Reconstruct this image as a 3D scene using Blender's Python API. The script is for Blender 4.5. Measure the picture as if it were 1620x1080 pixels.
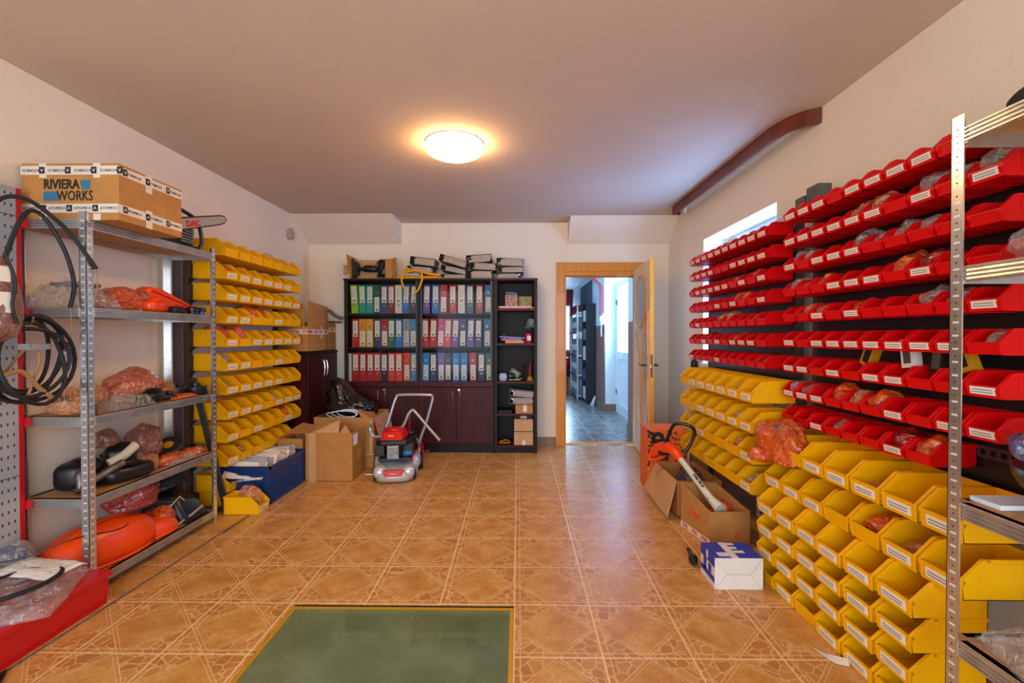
import bpy, bmesh, math, random
from mathutils import Vector, Matrix, Euler, noise
sc = bpy.context.scene
for o in list(bpy.data.objects): bpy.data.objects.remove(o)
COL = sc.collection
R = math.radians
# ---------------------------------------------------------------- camera, world, light, exposure
cam = bpy.data.objects.new('camera', bpy.data.cameras.new('camera')); COL.objects.link(cam)
cam.location = (0, 0, 1.25)
cam.rotation_euler = (R(90 - .71), 0, R(.79))
cam.data.sensor_width = 36; cam.data.lens = 725 / 1620 * 36; cam.data.clip_start = .05
sc.camera = cam
w = bpy.data.worlds.new('daylight'); sc.world = w; w.use_nodes = True
w.node_tree.nodes['Background'].inputs[0].default_value = (.55, .75, 1, 1)
w.node_tree.nodes['Background'].inputs[1].default_value = 2.2
sc.view_settings.view_transform = 'Standard'; sc.view_settings.look = 'None'
sc.view_settings.gamma = 1; sc.view_settings.use_curve_mapping = False
sc.view_settings.exposure = .52
def area(name, loc, rot, sx, sy, e, col):
    l = bpy.data.lights.new(name, 'AREA'); l.shape = 'RECTANGLE'; l.size = sx; l.size_y = sy; l.energy = e; l.color = col
    o = bpy.data.objects.new(name, l); COL.objects.link(o); o.location = loc; o.rotation_euler = rot; return o
area('fill_behind_camera', (-.3, -1.68, 1.35), (R(90), 0, 0), 3.4, 2.0, 62, (.86, .92, 1))  # soft fill light added behind the camera, outside an unseen opening
area('daylight_side_window', (2.05, 3.65, 1.6), (0, R(90), 0), 1.3, 1.3, 95, (.25, .48, 1))
area('daylight_hall_door', (1.78, 7.05, 1.3), (0, R(90), 0), 2.2, .9, 190, (.40, .70, 1))
area('daylight_hall_window', (1.2, 12.3, 1.5), (R(-90), 0, 0), .9, 1.3, 60, (.55, .8, 1))

# ---------------------------------------------------------------- materials
def s2l(c):
    if isinstance(c, str): c = [int(c[i:i+2], 16)/255 for i in (0, 2, 4)]
    return tuple((x/12.92 if x <= .04045 else ((x+.055)/1.055)**2.4) for x in c) + (1,)
class NT:
    def __init__(s, m): s.t = m.node_tree; s.n = s.t.nodes; s.l = s.t.links
    def __call__(s, ty, op=None, out=0, _set=None, **kw):
        n = s.n.new('ShaderNode' + ty)
        if op: n.operation = op
        for k, v in (_set or {}).items(): setattr(n, k, v)
        for k, v in kw.items():
            i = n.inputs[int(k[1:])] if k[0] == 'i' and k[1:].isdigit() else n.inputs[k.replace('_', ' ')]
            if hasattr(v, 'is_output') or isinstance(v, bpy.types.NodeSocket): s.l.new(v, i)
            else: i.default_value = v
        return n.outputs[out] if isinstance(out, int) else n.outputs[out]
    def m(s, op, a, b=0., c=0.): return s('Math', op, i0=a, i1=b, i2=c)
    def mix(s, f, a, b): return s('Mix', out=2, _set=dict(data_type='RGBA'), i0=f, i6=a, i7=b)
MC = {}
def mat(name, col, rough=.5, metal=0., var=0., vs=8., bump=0., bs=60., coat=0., alpha=1., emit=None, es=0., spec=.5, col2=None, stretch=None):
    if name in MC: return MC[name]
    m = bpy.data.materials.new(name); m.use_nodes = True; MC[name] = m
    T = NT(m); P = T.n['Principled BSDF']
    c = s2l(col); P.inputs['Base Color'].default_value = c
    P.inputs['Roughness'].default_value = rough; P.inputs['Metallic'].default_value = metal
    P.inputs['Coat Weight'].default_value = coat; P.inputs['Alpha'].default_value = alpha
    P.inputs['Specular IOR Level'].default_value = spec
    if emit: P.inputs['Emission Color'].default_value = s2l(emit); P.inputs['Emission Strength'].default_value = es
    if var or bump or col2:
        tc = T('TexCoord', out='Object')
        if stretch: tc = T('Mapping', i0=tc, Scale=stretch)
        if var or col2:
            nz = T('TexNoise', Vector=tc, Scale=vs, Detail=5.)
            f = T('MapRange', Value=nz, i1=.35, i2=.65)
            if col2: q = T.mix(f, c, s2l(col2))
            else: q = T.mix(f, tuple(x*(1-var) for x in c[:3])+(1,), tuple(min(1, x*(1+var)) for x in c[:3])+(1,))
            T.l.new(q, P.inputs['Base Color'])
        if bump:
            nb = T('TexNoise', Vector=tc, Scale=bs, Detail=4.)
            T.l.new(T('Bump', Strength=bump, Distance=.01, Height=nb), P.inputs['Normal'])
    return m
def film(name, col, col2, alpha=.6, rough=.12, vs=16.):
    """crumpled plastic film: thin coloured sheet with painted pale glints and a glossy coat"""
    if name in MC: return MC[name]
    m = bpy.data.materials.new(name); m.use_nodes = True; MC[name] = m
    T = NT(m); P = T.n['Principled BSDF']; tc = T('TexCoord', out='Object')
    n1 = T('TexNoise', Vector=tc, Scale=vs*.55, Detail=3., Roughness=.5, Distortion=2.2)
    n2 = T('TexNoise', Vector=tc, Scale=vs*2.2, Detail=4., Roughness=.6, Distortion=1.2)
    glint_streak = T('MapRange', Value=T.m('ABSOLUTE', T.m('SUBTRACT', n1, .5)), i1=.0, i2=.035, i3=1., i4=0.)
    pale = T.m('MAXIMUM', T('MapRange', Value=n2, i1=.52, i2=.7), T.m('MULTIPLY', glint_streak, .55))  # pale highlights painted into the base colour and alpha
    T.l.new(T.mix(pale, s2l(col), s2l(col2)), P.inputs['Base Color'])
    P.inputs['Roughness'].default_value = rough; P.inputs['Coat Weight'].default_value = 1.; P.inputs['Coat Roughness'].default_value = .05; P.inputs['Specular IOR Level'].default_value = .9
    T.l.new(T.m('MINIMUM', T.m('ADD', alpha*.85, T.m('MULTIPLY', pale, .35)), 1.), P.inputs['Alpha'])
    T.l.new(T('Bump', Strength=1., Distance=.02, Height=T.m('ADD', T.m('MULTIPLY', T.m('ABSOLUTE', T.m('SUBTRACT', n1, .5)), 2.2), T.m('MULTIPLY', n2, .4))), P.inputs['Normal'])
    return m
def glassy(name, tint, a=.1, rough=.03, diff=0., dcol='88aa88'):
    if name in MC: return MC[name]
    m = bpy.data.materials.new(name); m.use_nodes = True; MC[name] = m
    T = NT(m); out = T.n['Material Output']
    tr = T('BsdfTransparent', Color=s2l(tint)); gl = T('BsdfGlossy', Roughness=rough)
    lw = T('LayerWeight', out=1, Blend=.25)
    sh = T('MixShader', i0=T.m('ADD', T.m('MULTIPLY', lw, .25), a), i1=tr, i2=gl)
    if diff:
        tc = T('TexCoord', out='Object'); nz = T('TexNoise', Vector=tc, Scale=3.5, Detail=6.)
        sh = T('MixShader', i0=T('MapRange', Value=nz, i1=.3, i2=.7, i3=diff*.6, i4=min(1, diff*1.4)), i1=sh, i2=T('BsdfDiffuse', Color=s2l(dcol)))
    T.l.new(sh, out.inputs['Surface']); return m

M = dict(
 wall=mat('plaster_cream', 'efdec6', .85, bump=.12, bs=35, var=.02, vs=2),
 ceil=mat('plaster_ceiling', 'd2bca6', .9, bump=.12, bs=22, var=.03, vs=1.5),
 white=mat('white_paint', 'e9ecee', .5), pvc=mat('white_pvc', 'e8eef4', .3),
 darkwood=mat('mahogany_laminate', '400e0d', .45, var=.35, vs=5, stretch=(6, 6, .6), spec=.25),
 blackwood=mat('black_brown_laminate', '1d1110', .5, var=.2, vs=6, spec=.25),
 chrome=mat('chrome', 'd8d8dc', .15, 1), galv=mat('galvanised_steel', 'd6d7d6', .24, .88, var=.08, vs=14), slotl=mat('slot_light', 'f0f0ee', .4, .3),
 galvd=mat('slot_shadow', '2b2b2b', .7), rack=mat('rack_grey_steel', '54504f', .45, .6, var=.1, vs=20),
 chip=mat('chipboard', 'b98852', .7, var=.15, vs=60, bump=.1), card=mat('cardboard', 'b8803f', .75, var=.08, vs=9, bump=.05, bs=90),
 cardd=mat('cardboard_inside', 'a06e3a', .8, var=.1, vs=9), cardl=mat('cardboard_light', 'c99a68', .75, var=.06, vs=9),
 tape=mat('paper_tape', 'e2d5c4', .4, var=.05), ink=mat('black_ink', '17181d', .6), blueink=mat('blue_print', '2d7490', .6),
 red=mat('red_bin_plastic', 'de0408', .38, var=.06, vs=6, spec=.3), yel=mat('yellow_bin_plastic', 'fab600', .45, var=.05, vs=6, spec=.25),
 label=mat('label_paper', 'f1ecdf', .6), lab_ink=mat('label_print', '6d6a70', .7), paper=mat('paper_sheets', 'e6ddd0', .7, var=.14, vs=70, stretch=(.3, .3, 6)),
 black=mat('black_plastic', '131417', .35, bump=.05), rubber=mat('black_rubber', '17181a', .6), grey=mat('grey_plastic', '6b6d70', .5),
 orange=mat('orange_plastic', 'f04a0c', .33, var=.05), redp=mat('red_plastic', 'cf0d12', .3), redm=mat('red_paint_metal', 'c60f16', .3),
 wood=mat('honey_wood', 'd98a1e', .35, var=.12, vs=5, stretch=(8, 8, .5), coat=.2), wood2=mat('pale_varnished_wood', 'e6d8b8', .3, var=.06, vs=5, stretch=(8, 8, .5), coat=.3),
 brownwood=mat('brown_stained_wood', '6a2a18', .4, var=.2, vs=8), skirt=mat('skirting_tile', '8d6a52', .35, var=.15, vs=12),
 dado=mat('pink_brown_paint', '96665a', .6), maroon=mat('maroon_paint', '8c1626', .6),
 alu=mat('grey_enamel_tube', 'a3a6ab', .3, .5), deck=mat('silver_deck', 'cfd1d0', .3, .35), navy=mat('navy_crate_plastic', '0e3468', .4, var=.05),
 bluebox=mat('blue_print_card', '2a3fae', .5), whitecard=mat('white_card', 'e4ddd2', .6, var=.04), cloth=mat('yellow_fabric', 'd99a14', .8, bump=.3),
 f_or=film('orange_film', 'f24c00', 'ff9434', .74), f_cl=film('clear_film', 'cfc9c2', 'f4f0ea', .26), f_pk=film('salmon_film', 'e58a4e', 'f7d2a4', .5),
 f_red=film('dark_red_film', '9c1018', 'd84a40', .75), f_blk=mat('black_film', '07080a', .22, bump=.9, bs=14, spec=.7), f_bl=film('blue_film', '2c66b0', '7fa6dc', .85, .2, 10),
 f_ins=film('brown_film', '8c4b34', 'c08468', .75), glass=glassy('cabinet_glass', 'f2f4f4', .004), winglass=glassy('window_glass', 'eef6ff', .04),
 frost=mat('frosted_glass', 'c4d6d6', .25, coat=.5), lampw=mat('lamp_diffuser', 'fff4dc', .4, emit='ffc888', es=36.),
 oldpaper=mat('old_paper', 'b9a892', .75, var=.32, vs=90, stretch=(.25, .25, 5)), pit=mat('pit_concrete', '8c9470', .8, var=.5, vs=5), hatch=glassy('hatch_glass', 'c3d3b0', .03, .06, .36, '98a67e'), brass=mat('brass_edge', 'd09a1a', .4, .3),
 tin=mat('worn_metal', '8d8a86', .35, .9, var=.3, vs=30), saw=mat('saw_bar_steel', 'b9b1a4', .35, .5), hub=mat('blue_plastic', '1d6fd0', .3),
 tile=mat('hall_tile', '85807f', .25, var=.12, vs=6),
)
# ---------------------------------------------------------------- mesh builder
def mrot(rx=0, ry=0, rz=0): return Euler((R(rx), R(ry), R(rz))).to_matrix()
class MB:
    def __init__(s): s.v = []; s.f = []; s.m = []; s.X = None
    def add(s, vs, fs, mi=0):
        b = len(s.v)
        if s.X is not None: vs = [s.X @ Vector(p) for p in vs]
        s.v += [tuple(p) for p in vs]; s.f += [tuple(i+b for i in f) for f in fs]; s.m += [mi]*len(fs); return s
    def box(s, a, b, mi=0):
        x0, x1 = sorted((a[0], b[0])); y0, y1 = sorted((a[1], b[1])); z0, z1 = sorted((a[2], b[2]))
        return s.add([(x0,y0,z0),(x1,y0,z0),(x1,y1,z0),(x0,y1,z0),(x0,y0,z1),(x1,y0,z1),(x1,y1,z1),(x0,y1,z1)],
              [(0,3,2,1),(4,5,6,7),(0,1,5,4),(1,2,6,5),(2,3,7,6),(3,0,4,7)], mi)
    def ob(s, c, d, rot=None, mi=0):
        q = rot or Matrix.Identity(3); c = Vector(c); h = Vector(d)/2
        vs = [c + q @ Vector((sx*h.x, sy*h.y, sz*h.z)) for sx, sy, sz in ((-1,-1,-1),(1,-1,-1),(1,1,-1),(-1,1,-1),(-1,-1,1),(1,-1,1),(1,1,1),(-1,1,1))]
        return s.add(vs, [(0,3,2,1),(4,5,6,7),(0,1,5,4),(1,2,6,5),(2,3,7,6),(3,0,4,7)], mi)
    def prism(s, pts, ax, a, b, mi=0):
        """pts 2d polygon, extruded along axis ax from a to b"""
        def P(p, t): return {'x': (t, p[0], p[1]), 'y': (p[0], t, p[1]), 'z': (p[0], p[1], t)}[ax]
        n = len(pts); vs = [P(p, a) for p in pts] + [P(p, b) for p in pts]
        return s.add(vs, [tuple(range(n))[::-1], tuple(range(n, 2*n))] + [(i, (i+1) % n, (i+1) % n+n, i+n) for i in range(n)], mi)
    def hexa(s, p, mi=0):   # 8 corners: bottom 4 ccw, top 4 ccw
        return s.add(p, [(0,3,2,1),(4,5,6,7),(0,1,5,4),(1,2,6,5),(2,3,7,6),(3,0,4,7)], mi)
    def panel(s, pts, t, mi=0):
        """thick sheet through 3+ planar points"""
        P = [Vector(p) for p in pts]; n = (P[1]-P[0]).cross(P[2]-P[0]).normalized()*t; k = len(P)
        return s.add(P + [p+n for p in P], [tuple(range(k))[::-1], tuple(range(k, 2*k))] + [(i, (i+1) % k, (i+1) % k+k, i+k) for i in range(k)], mi)
    def tube(s, pts, r, n=8, mi=0, cap=True, closed=False):
        P = [Vector(p) for p in pts]; k = len(P); rs = r if isinstance(r, (list, tuple)) else [r]*k
        prev = None; rings = []
        for i in range(k):
            if closed: t = P[(i+1) % k]-P[i-1]
            else: t = P[min(i+1, k-1)]-P[max(i-1, 0)]
            t.normalize()
            if prev is None: u = t.orthogonal().normalized()
            else:
                u = prev - t*prev.dot(t)
                u = u.normalized() if u.length > 1e-6 else t.orthogonal().normalized()
            prev = u; q = t.cross(u)
            rings.append([P[i] + (u*math.cos(2*math.pi*j/n) + q*math.sin(2*math.pi*j/n))*rs[i] for j in range(n)])
        vs = [p for g in rings for p in g]; fs = []
        for i in range(k if closed else k-1):
            for j in range(n):
                a = i*n; b = ((i+1) % k)*n; fs.append((a+j, a+(j+1) % n, b+(j+1) % n, b+j))
        if cap and not closed: fs += [tuple(range(n))[::-1], tuple((k-1)*n+j for j in range(n))]
        return s.add(vs, fs, mi)
    def cyl(s, a, b, r, n=20, mi=0): return s.tube([a, b], r, n, mi)
    def lathe(s, prof, c=(0,0,0), n=28, mi=0, rot=None):
        q = rot or Matrix.Identity(3); c = Vector(c)
        vs = [c + q @ Vector((r*math.cos(2*math.pi*j/n), r*math.sin(2*math.pi*j/n), z)) for r, z in prof for j in range(n)]
        fs = [(i*n+j, i*n+(j+1) % n, (i+1)*n+(j+1) % n, (i+1)*n+j) for i in range(len(prof)-1) for j in range(n)]
        fs += [tuple(range(n))[::-1], tuple((len(prof)-1)*n+j for j in range(n))]
        return s.add(vs, fs, mi)
    def ell(s, c, r, rot=None, mi=0, n=14, e=1.):
        q = rot or Matrix.Identity(3); c = Vector(c); k = n//2+1; vs = []; fs = []
        pw = lambda x: math.copysign(abs(x)**e, x)
        for i in range(1, k):
            a = math.pi*i/k
            for j in range(n):
                b = 2*math.pi*j/n
                vs.append(c + q @ Vector((r[0]*pw(math.sin(a))*pw(math.cos(b)), r[1]*pw(math.sin(a))*pw(math.sin(b)), r[2]*pw(math.cos(a)))))
        vs += [c + q @ Vector((0,0,r[2])), c + q @ Vector((0,0,-r[2]))]; T_ = len(vs)-2
        for i in range(k-2):
            for j in range(n): fs.append((i*n+j, (i+1)*n+j, (i+1)*n+(j+1) % n, i*n+(j+1) % n))
        for j in range(n): fs.append((T_, j, (j+1) % n)); fs.append((T_+1, (k-2)*n+(j+1) % n, (k-2)*n+j))
        return s.add(vs, fs, mi)
    def text(s, st, size, at, xd, up, mi=0, depth=.0006, off=0., sx=1., align='CENTER'):
        cu = bpy.data.curves.new('t', 'FONT'); cu.body = st; cu.size = size; cu.extrude = depth; cu.offset = off; cu.align_x = align; cu.align_y = 'CENTER'; cu.resolution_u = 2
        o = bpy.data.objects.new('t', cu); COL.objects.link(o)
        dg = bpy.context.evaluated_depsgraph_get(); me = bpy.data.meshes.new_from_object(o.evaluated_get(dg))
        xd = Vector(xd).normalized(); up = Vector(up).normalized(); nn = xd.cross(up); at = Vector(at)
        s.add([at + xd*v.co.x*sx + up*v.co.y + nn*v.co.z for v in me.vertices], [tuple(p.vertices) for p in me.polygons], mi)
        bpy.data.objects.remove(o); bpy.data.meshes.remove(me); bpy.data.curves.remove(cu); return s
    def mesh(s, name, mats, smooth=False, origin=True):
        c = Vector((0,0,0))
        if origin and s.v:
            xs, ys, zs = zip(*s.v); c = Vector(((min(xs)+max(xs))/2, (min(ys)+max(ys))/2, min(zs)))
        me = bpy.data.meshes.new(name); me.from_pydata([tuple(Vector(p)-c) for p in s.v], [], s.f)
        for m_ in (mats if isinstance(mats, (list, tuple)) else [mats]): me.materials.append(M[m_] if isinstance(m_, str) else m_)
        me.polygons.foreach_set('material_index', s.m)
        if smooth: me.polygons.foreach_set('use_smooth', [True]*len(s.f))
        me.update()
        if smooth and smooth != 2:
            try: me.set_sharp_from_angle(angle=R(35))
            except Exception: pass
        return me, c
    def build(s, name, mats, parent=None, smooth=True, bevel=0, local=False):
        me, c = s.mesh(name, mats, smooth)
        o = bpy.data.objects.new(name, me); COL.objects.link(o)
        if parent is not None:
            o.parent = parent
            o.location = c if local else c - wl(parent)
        else: o.location = c
        if bevel:
            b = o.modifiers.new('bevel', 'BEVEL'); b.width = bevel; b.segments = 2; b.limit_method = 'ANGLE'; b.angle_limit = R(50)
        return o
class Pieces:
    """every shape becomes a part of its own"""
    def __init__(s): s.l = []
    def __getattr__(s, k):
        def f(*a, **kw): m = MB(); getattr(m, k)(*a, **kw); s.l.append(m); return s
        return f
    def build(s, name, mats, parent, smooth=False, bevel=0, local=False):
        for m in s.l: m.build(name, mats, parent, smooth, bevel, local)
def wl(o):
    p = Vector(o.location)
    while o.parent: o = o.parent; p += Vector(o.location)
    return p
def tag(o, label, cat, group=None, kind=None):
    o['label'] = label; o['category'] = cat
    if group: o['group'] = group
    if kind: o['kind'] = kind
    return o
def thing(name, label, cat, loc=(0,0,0), rot=(0,0,0), group=None):
    o = bpy.data.objects.new(name, None); COL.objects.link(o); o.empty_display_size = .05
    o.location = loc; o.rotation_euler = tuple(R(a) for a in rot); return tag(o, label, cat, group)
def struct(o, label=None):
    o['kind'] = 'structure'
    if label: o['label'] = label
    return o
def copy_tree(o, parent=None):
    c = o.copy(); COL.objects.link(c); c.parent = parent
    for ch in list(o.children): copy_tree(ch, c)
    return c
ORD = ['first','second','third','fourth','fifth','sixth','seventh','eighth','ninth','tenth','eleventh','twelfth']
rnd = random.Random(7)
# ================================================================ SETTING
XL, XR, YB, ZC, YF = -2.39, 1.70, 5.21, 2.53, -1.6
HX0, HX1, HY0, HY1 = -1.04, -.02, .9, 2.105      # floor hatch
def floor_material():
    m = bpy.data.materials.new('floor_tiles'); m.use_nodes = True; T = NT(m); P = T.n['Principled BSDF']
    g = T('NewGeometry', out=0); sx = T.n.new('ShaderNodeSeparateXYZ'); T.l.new(g, sx.inputs[0])
    S = .3475
    u = T.m('FRACT', T.m('DIVIDE', T.m('ADD', sx.outputs[0], .018+S*40), S)); v = T.m('FRACT', T.m('DIVIDE', T.m('ADD', sx.outputs[1], -2.115+S*40), S))
    def near(x, c, w_): return T('MapRange', Value=T.m('ABSOLUTE', T.m('SUBTRACT', x, c)), i1=w_*.6, i2=w_*1.3, i3=1., i4=0.)
    gro = T.m('MAXIMUM', T.m('MAXIMUM', near(u, 0., .012), near(u, 1., .012)), T.m('MAXIMUM', near(v, 0., .012), near(v, 1., .012)))
    lin = T.m('MAXIMUM', near(u, .075, .008), near(v, .075, .008))
    d = T.m('ADD', T.m('ABSOLUTE', T.m('SUBTRACT', u, .5)), T.m('ABSOLUTE', T.m('SUBTRACT', v, .5)))
    dl = T.m('MAXIMUM', near(d, .5, .009), near(d, .445, .006))
    mos = T('MapRange', Value=d, i1=.5, i2=.505)
    nz = T('TexNoise', Vector=g, Scale=7., Detail=7., Roughness=.65); nf = T('TexNoise', Vector=g, Scale=60., Detail=3.)
    base = T.mix(T('MapRange', Value=nz, i1=.35, i2=.65), s2l('bc7c34'), s2l('daa45c'))
    base = T.mix(T('MapRange', Value=nf, i1=.5, i2=.75, i4=.45), base, s2l('9a5c20'))
    wp = T.mix(.03, g, T('TexNoise', out=1, Vector=g, Scale=14.))
    vor = T('TexVoronoi', Vector=wp, Scale=21., _set=dict(feature='DISTANCE_TO_EDGE'))
    vc = T('TexVoronoi', out=1, Vector=wp, Scale=21.)
    cell = T.mix(.3, T.mix(T('SeparateColor', out=0, i0=vc), s2l('bb7430'), s2l('d49a50')), T.mix(T('SeparateColor', out=1, i0=vc), s2l('bf8440'), s2l('8e7448')))
    ml = T('MapRange', Value=vor, i1=.03, i2=.07, i3=1., i4=0.)
    base = T.mix(mos, base, T.mix(T.m('MULTIPLY', ml, .75), cell, s2l('e4b478')))
    allm = T.m('MAXIMUM', gro, T.m('MULTIPLY', T.m('MAXIMUM', lin, dl), .6))
    T.l.new(T.mix(allm, base, s2l('eec48c')), P.inputs['Base Color'])
    T.l.new(T('MapRange', Value=nz, i3=.22, i4=.42), P.inputs['Roughness'])
    T.l.new(T('Bump', Strength=.25, Distance=.004, Height=T.m('ADD', T.m('MULTIPLY', nf, .3), T.m('SUBTRACT', 0., allm))), P.inputs['Normal'])
    return m
M['floor'] = floor_material()
def hall_tile():
    m = MC['hall_tile']; T = NT(m); P = T.n['Principled BSDF']; g = T('NewGeometry', out=0); sx = T.n.new('ShaderNodeSeparateXYZ'); T.l.new(g, sx.inputs[0])
    e = lambda k: T('MapRange', Value=T.m('ABSOLUTE', T.m('SUBTRACT', T.m('FRACT', T.m('ADD', T.m('DIVIDE', sx.outputs[k], .333), 40.3)), .5)), i1=.484, i2=.496)
    nz = T('TexNoise', Vector=g, Scale=9., Detail=6.)
    T.l.new(T.mix(T.m('MAXIMUM', e(0), e(1)), T.mix(T('MapRange', Value=nz, i1=.35, i2=.65), s2l('6f6865'), s2l('98908a')), s2l('c9c4bc')), P.inputs['Base Color'])
hall_tile()
b = MB()
for x0, x1, y0, y1 in ((XL-.1, HX0, YF, YB), (HX1, XR+.1, YF, YB), (HX0, HX1, YF, HY0), (HX0, HX1, HY1, YB)): b.box((x0, y0, -.1), (x1, y1, 0))
struct(b.build('floor', 'floor', smooth=False))
b = MB(); t = .05
b.box((HX0-t, HY0-t, -.75), (HX1+t, HY1+t, -.7)); b.box((HX0-t, HY0-t, -.7), (HX0, HY1+t, -.1)); b.box((HX1, HY0-t, -.7), (HX1+t, HY1+t, -.1))
b.box((HX0, HY0-t, -.7), (HX1, HY0, -.1)); b.box((HX0, HY1, -.7), (HX1, HY1+t, -.1))
struct(b.build('trim_1', 'pit', smooth=False), 'concrete pit walls under the floor hatch')
hat = thing('floor_hatch', 'rectangular green glass hatch set flush in the tiled floor', 'hatch', ((HX0+HX1)/2, (HY0+HY1)/2, -.03))
MB().box((HX0+.004, HY0+.004, -.02), (HX1-.004, HY1-.004, -.003)).build('glass_plate', 'hatch', hat, False)
b = MB(); e = .018
b.box((HX0+.001, HY0, -.03), (HX0+e, HY1, -.001)); b.box((HX1-e, HY0, -.03), (HX1-.001, HY1, -.001)); b.box((HX0+e, HY1-e*1.6, -.03), (HX1-e, HY1-.012, -.002))
b.box((HX0+.001, HY1-.012, -.03), (HX1-.001, HY1-.001, -.001), 1); b.build('hatch_frame', ['brass', 'black'], hat, False)
tl = thing('tube_light_fixture', 'unlit tube light fixture lying under the glass floor hatch', 'light fixture', (-.49, 2.06, -.12))
MB().cyl((-.81, 2.05, -.10), (-.17, 2.05, -.10), .014, 12).build('tube', 'pvc', tl)
MB().box((-.84, 2.02, -.125), (-.80, 2.104, -.075)).box((-.18, 2.02, -.125), (-.14, 2.104, -.075)).build('end_bracket', 'white', tl, False)
# walls
struct(MB().box((XL-.1, YF-.1, 0), (XL, YB, ZC)).build('wall_left', 'wall', smooth=False))
b = MB(); WY0, WY1, WZ0, WZ1 = 3.05, 4.24, 1.0, 2.13
b.box((XR, YF-.1, 0), (XR+.3, WY0, ZC)).box((XR, WY1, 0), (XR+.3, YB, ZC)).box((XR, WY0, 0), (XR+.3, WY1, WZ0)).box((XR, WY0, WZ1), (XR+.3, WY1, ZC))
struct(b.build('wall_right', 'wall', smooth=False))
wi = MB()
for a, c in (((XR+.2, WY0, WZ0), (XR+.26, WY0+.06, WZ1)), ((XR+.2, WY1-.06, WZ0), (XR+.26, WY1, WZ1)), ((XR+.2, WY0+.06, WZ0), (XR+.26, WY1-.06, WZ0+.06)), ((XR+.2, WY0+.06, WZ1-.06), (XR+.26, WY1-.06, WZ1)), ((XR+.2, 3.61, WZ0+.06), (XR+.26, 3.67, WZ1-.06))): wi.box(a, c)
wo = struct(wi.build('window_1', 'pvc', smooth=False))
gp = MB().box((XR+.225, WY0+.06, WZ0+.06), (XR+.232, WY1-.06, WZ1-.06)).build('window_pane', 'winglass', wo, False)
MB().box((XR-.02, WY0-.03, WZ0-.03), (XR+.2, WY1+.03, WZ0)).build('window_sill', 'white', wo, False)
# back wall with door opening
DX0, DX1, DZ = .523, 1.36, 1.955
b = MB(); b.box((XL-.1, YB, 0), (DX0, YB+.18, ZC)).box((DX1, YB, 0), (XR+.3, YB+.18, ZC)).box((DX0, YB, DZ), (DX1, YB+.18, ZC))
struct(b.build('wall_back', 'wall', smooth=False))
b = MB(); b.box((XL-.1, YF-.1, 0), (-2.05, YF, ZC)).box((1.45, YF-.1, 0), (XR, YF, ZC)).box((-2.05, YF-.1, 2.35), (1.45, YF, ZC)).box((-2.05, YF-.1, 0), (1.45, YF, .3))  # unseen wall, its wide opening added to let the fill light in
struct(b.build('wall_front', 'wall', smooth=False))
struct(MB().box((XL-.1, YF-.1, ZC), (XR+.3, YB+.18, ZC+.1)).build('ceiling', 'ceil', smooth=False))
b = MB(); b.prism([(4.79, ZC), (YB, ZC), (YB, 2.29)], 'x', XL, -1.325); b.prism([(4.90, ZC), (YB, ZC), (YB, 2.285)], 'x', .56, XR)
struct(b.build('trim_2', 'wall', smooth=False), 'sloped plaster soffits in the upper back corners')
b = MB(); b.box((.2, YB-.012, 0), (.428, YB, .1)).box((XL, YB-.012, 0), (-1.86, YB, .1)); b.box((1.455, YB-.012, 0), (XR, YB, .1))
struct(b.build('baseboard_back', 'skirt', smooth=False))
struct(MB().box((XL, YF, 0), (XL+.012, YB-.012, .1)).build('baseboard_left', 'skirt', smooth=False))
struct(MB().box((XR-.012, YF, 0), (XR, YB-.012, .1)).build('baseboard_right', 'skirt', smooth=False))
# door frame + leaf
b = MB()
b.box((.43, YB-.02, 0), (DX0, YB, 2.08)).box((DX1, YB-.02, 0), (1.45, YB, 2.08)).box((DX0, YB-.02, DZ+.02), (DX1, YB, 2.08))
b.box((DX0-.001, YB, 0), (DX0+.02, YB+.185, DZ)).box((DX1-.02, YB, 0), (DX1+.001, YB+.185, DZ)).box((DX0-.001, YB-.02, DZ-.025), (DX1+.001, YB+.185, DZ+.02))
b.box((DX0+.02, YB+.05, DZ-.04), (DX1-.02, YB+.09, DZ-.025)); b.box((DX0+.02, YB+.08, 0), (DX1-.02, YB+.16, .012))
struct(b.build('trim_3', 'wood', smooth=False, bevel=.003), 'honey wood door frame around the hallway opening')
dr = bpy.data.objects.new('door_1', None); COL.objects.link(dr); struct(dr, 'open varnished wood door with curved frosted glass'); dr.location = (1.318, 5.185, .013); dr.rotation_euler = (0, 0, R(-3.0))
# local frame: leaf runs along -y (width .78), face towards -x, thickness .04
DW, DH = .78, 1.975
def yz_ring(cy, cz, ry, rz, n=40, a0=0, a1=360): return [(0, cy+ry*math.cos(R(a0+(a1-a0)*i/n)), cz+rz*math.sin(R(a0+(a1-a0)*i/n))) for i in range(n+1)]
MB().box((-.02, -DW, 0), (.02, 0, DH)).build('door_leaf', 'wood2', dr, False, .003, local=True)
MB().box((-.021, -DW-.002, 0), (.021, -DW+.0, DH)).build('door_edge', 'wood', dr, False, local=True)
g1 = MB(); el = yz_ring(-.39, 1.59, .235, .27); 
for sx in (-1, 1): g1.prism([(p[1], p[2]) for p in el[:-1]], 'x', sx*.0205, sx*.0225)
g1.build('glass_pane', 'frost', dr, False, local=True)
low = [(-.72, .2), (-.72, 1.48), (-.69, 1.465), (-.64, 1.40), (-.58, 1.27), (-.53, 1.10), (-.505, .95), (-.50, .2)]
g2 = MB()
for sx in (-1, 1): g2.prism(low, 'x', sx*.0206, sx*.0228)
g2.build('glass_pane', 'frost', dr, False, local=True)
b = MB()
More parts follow.
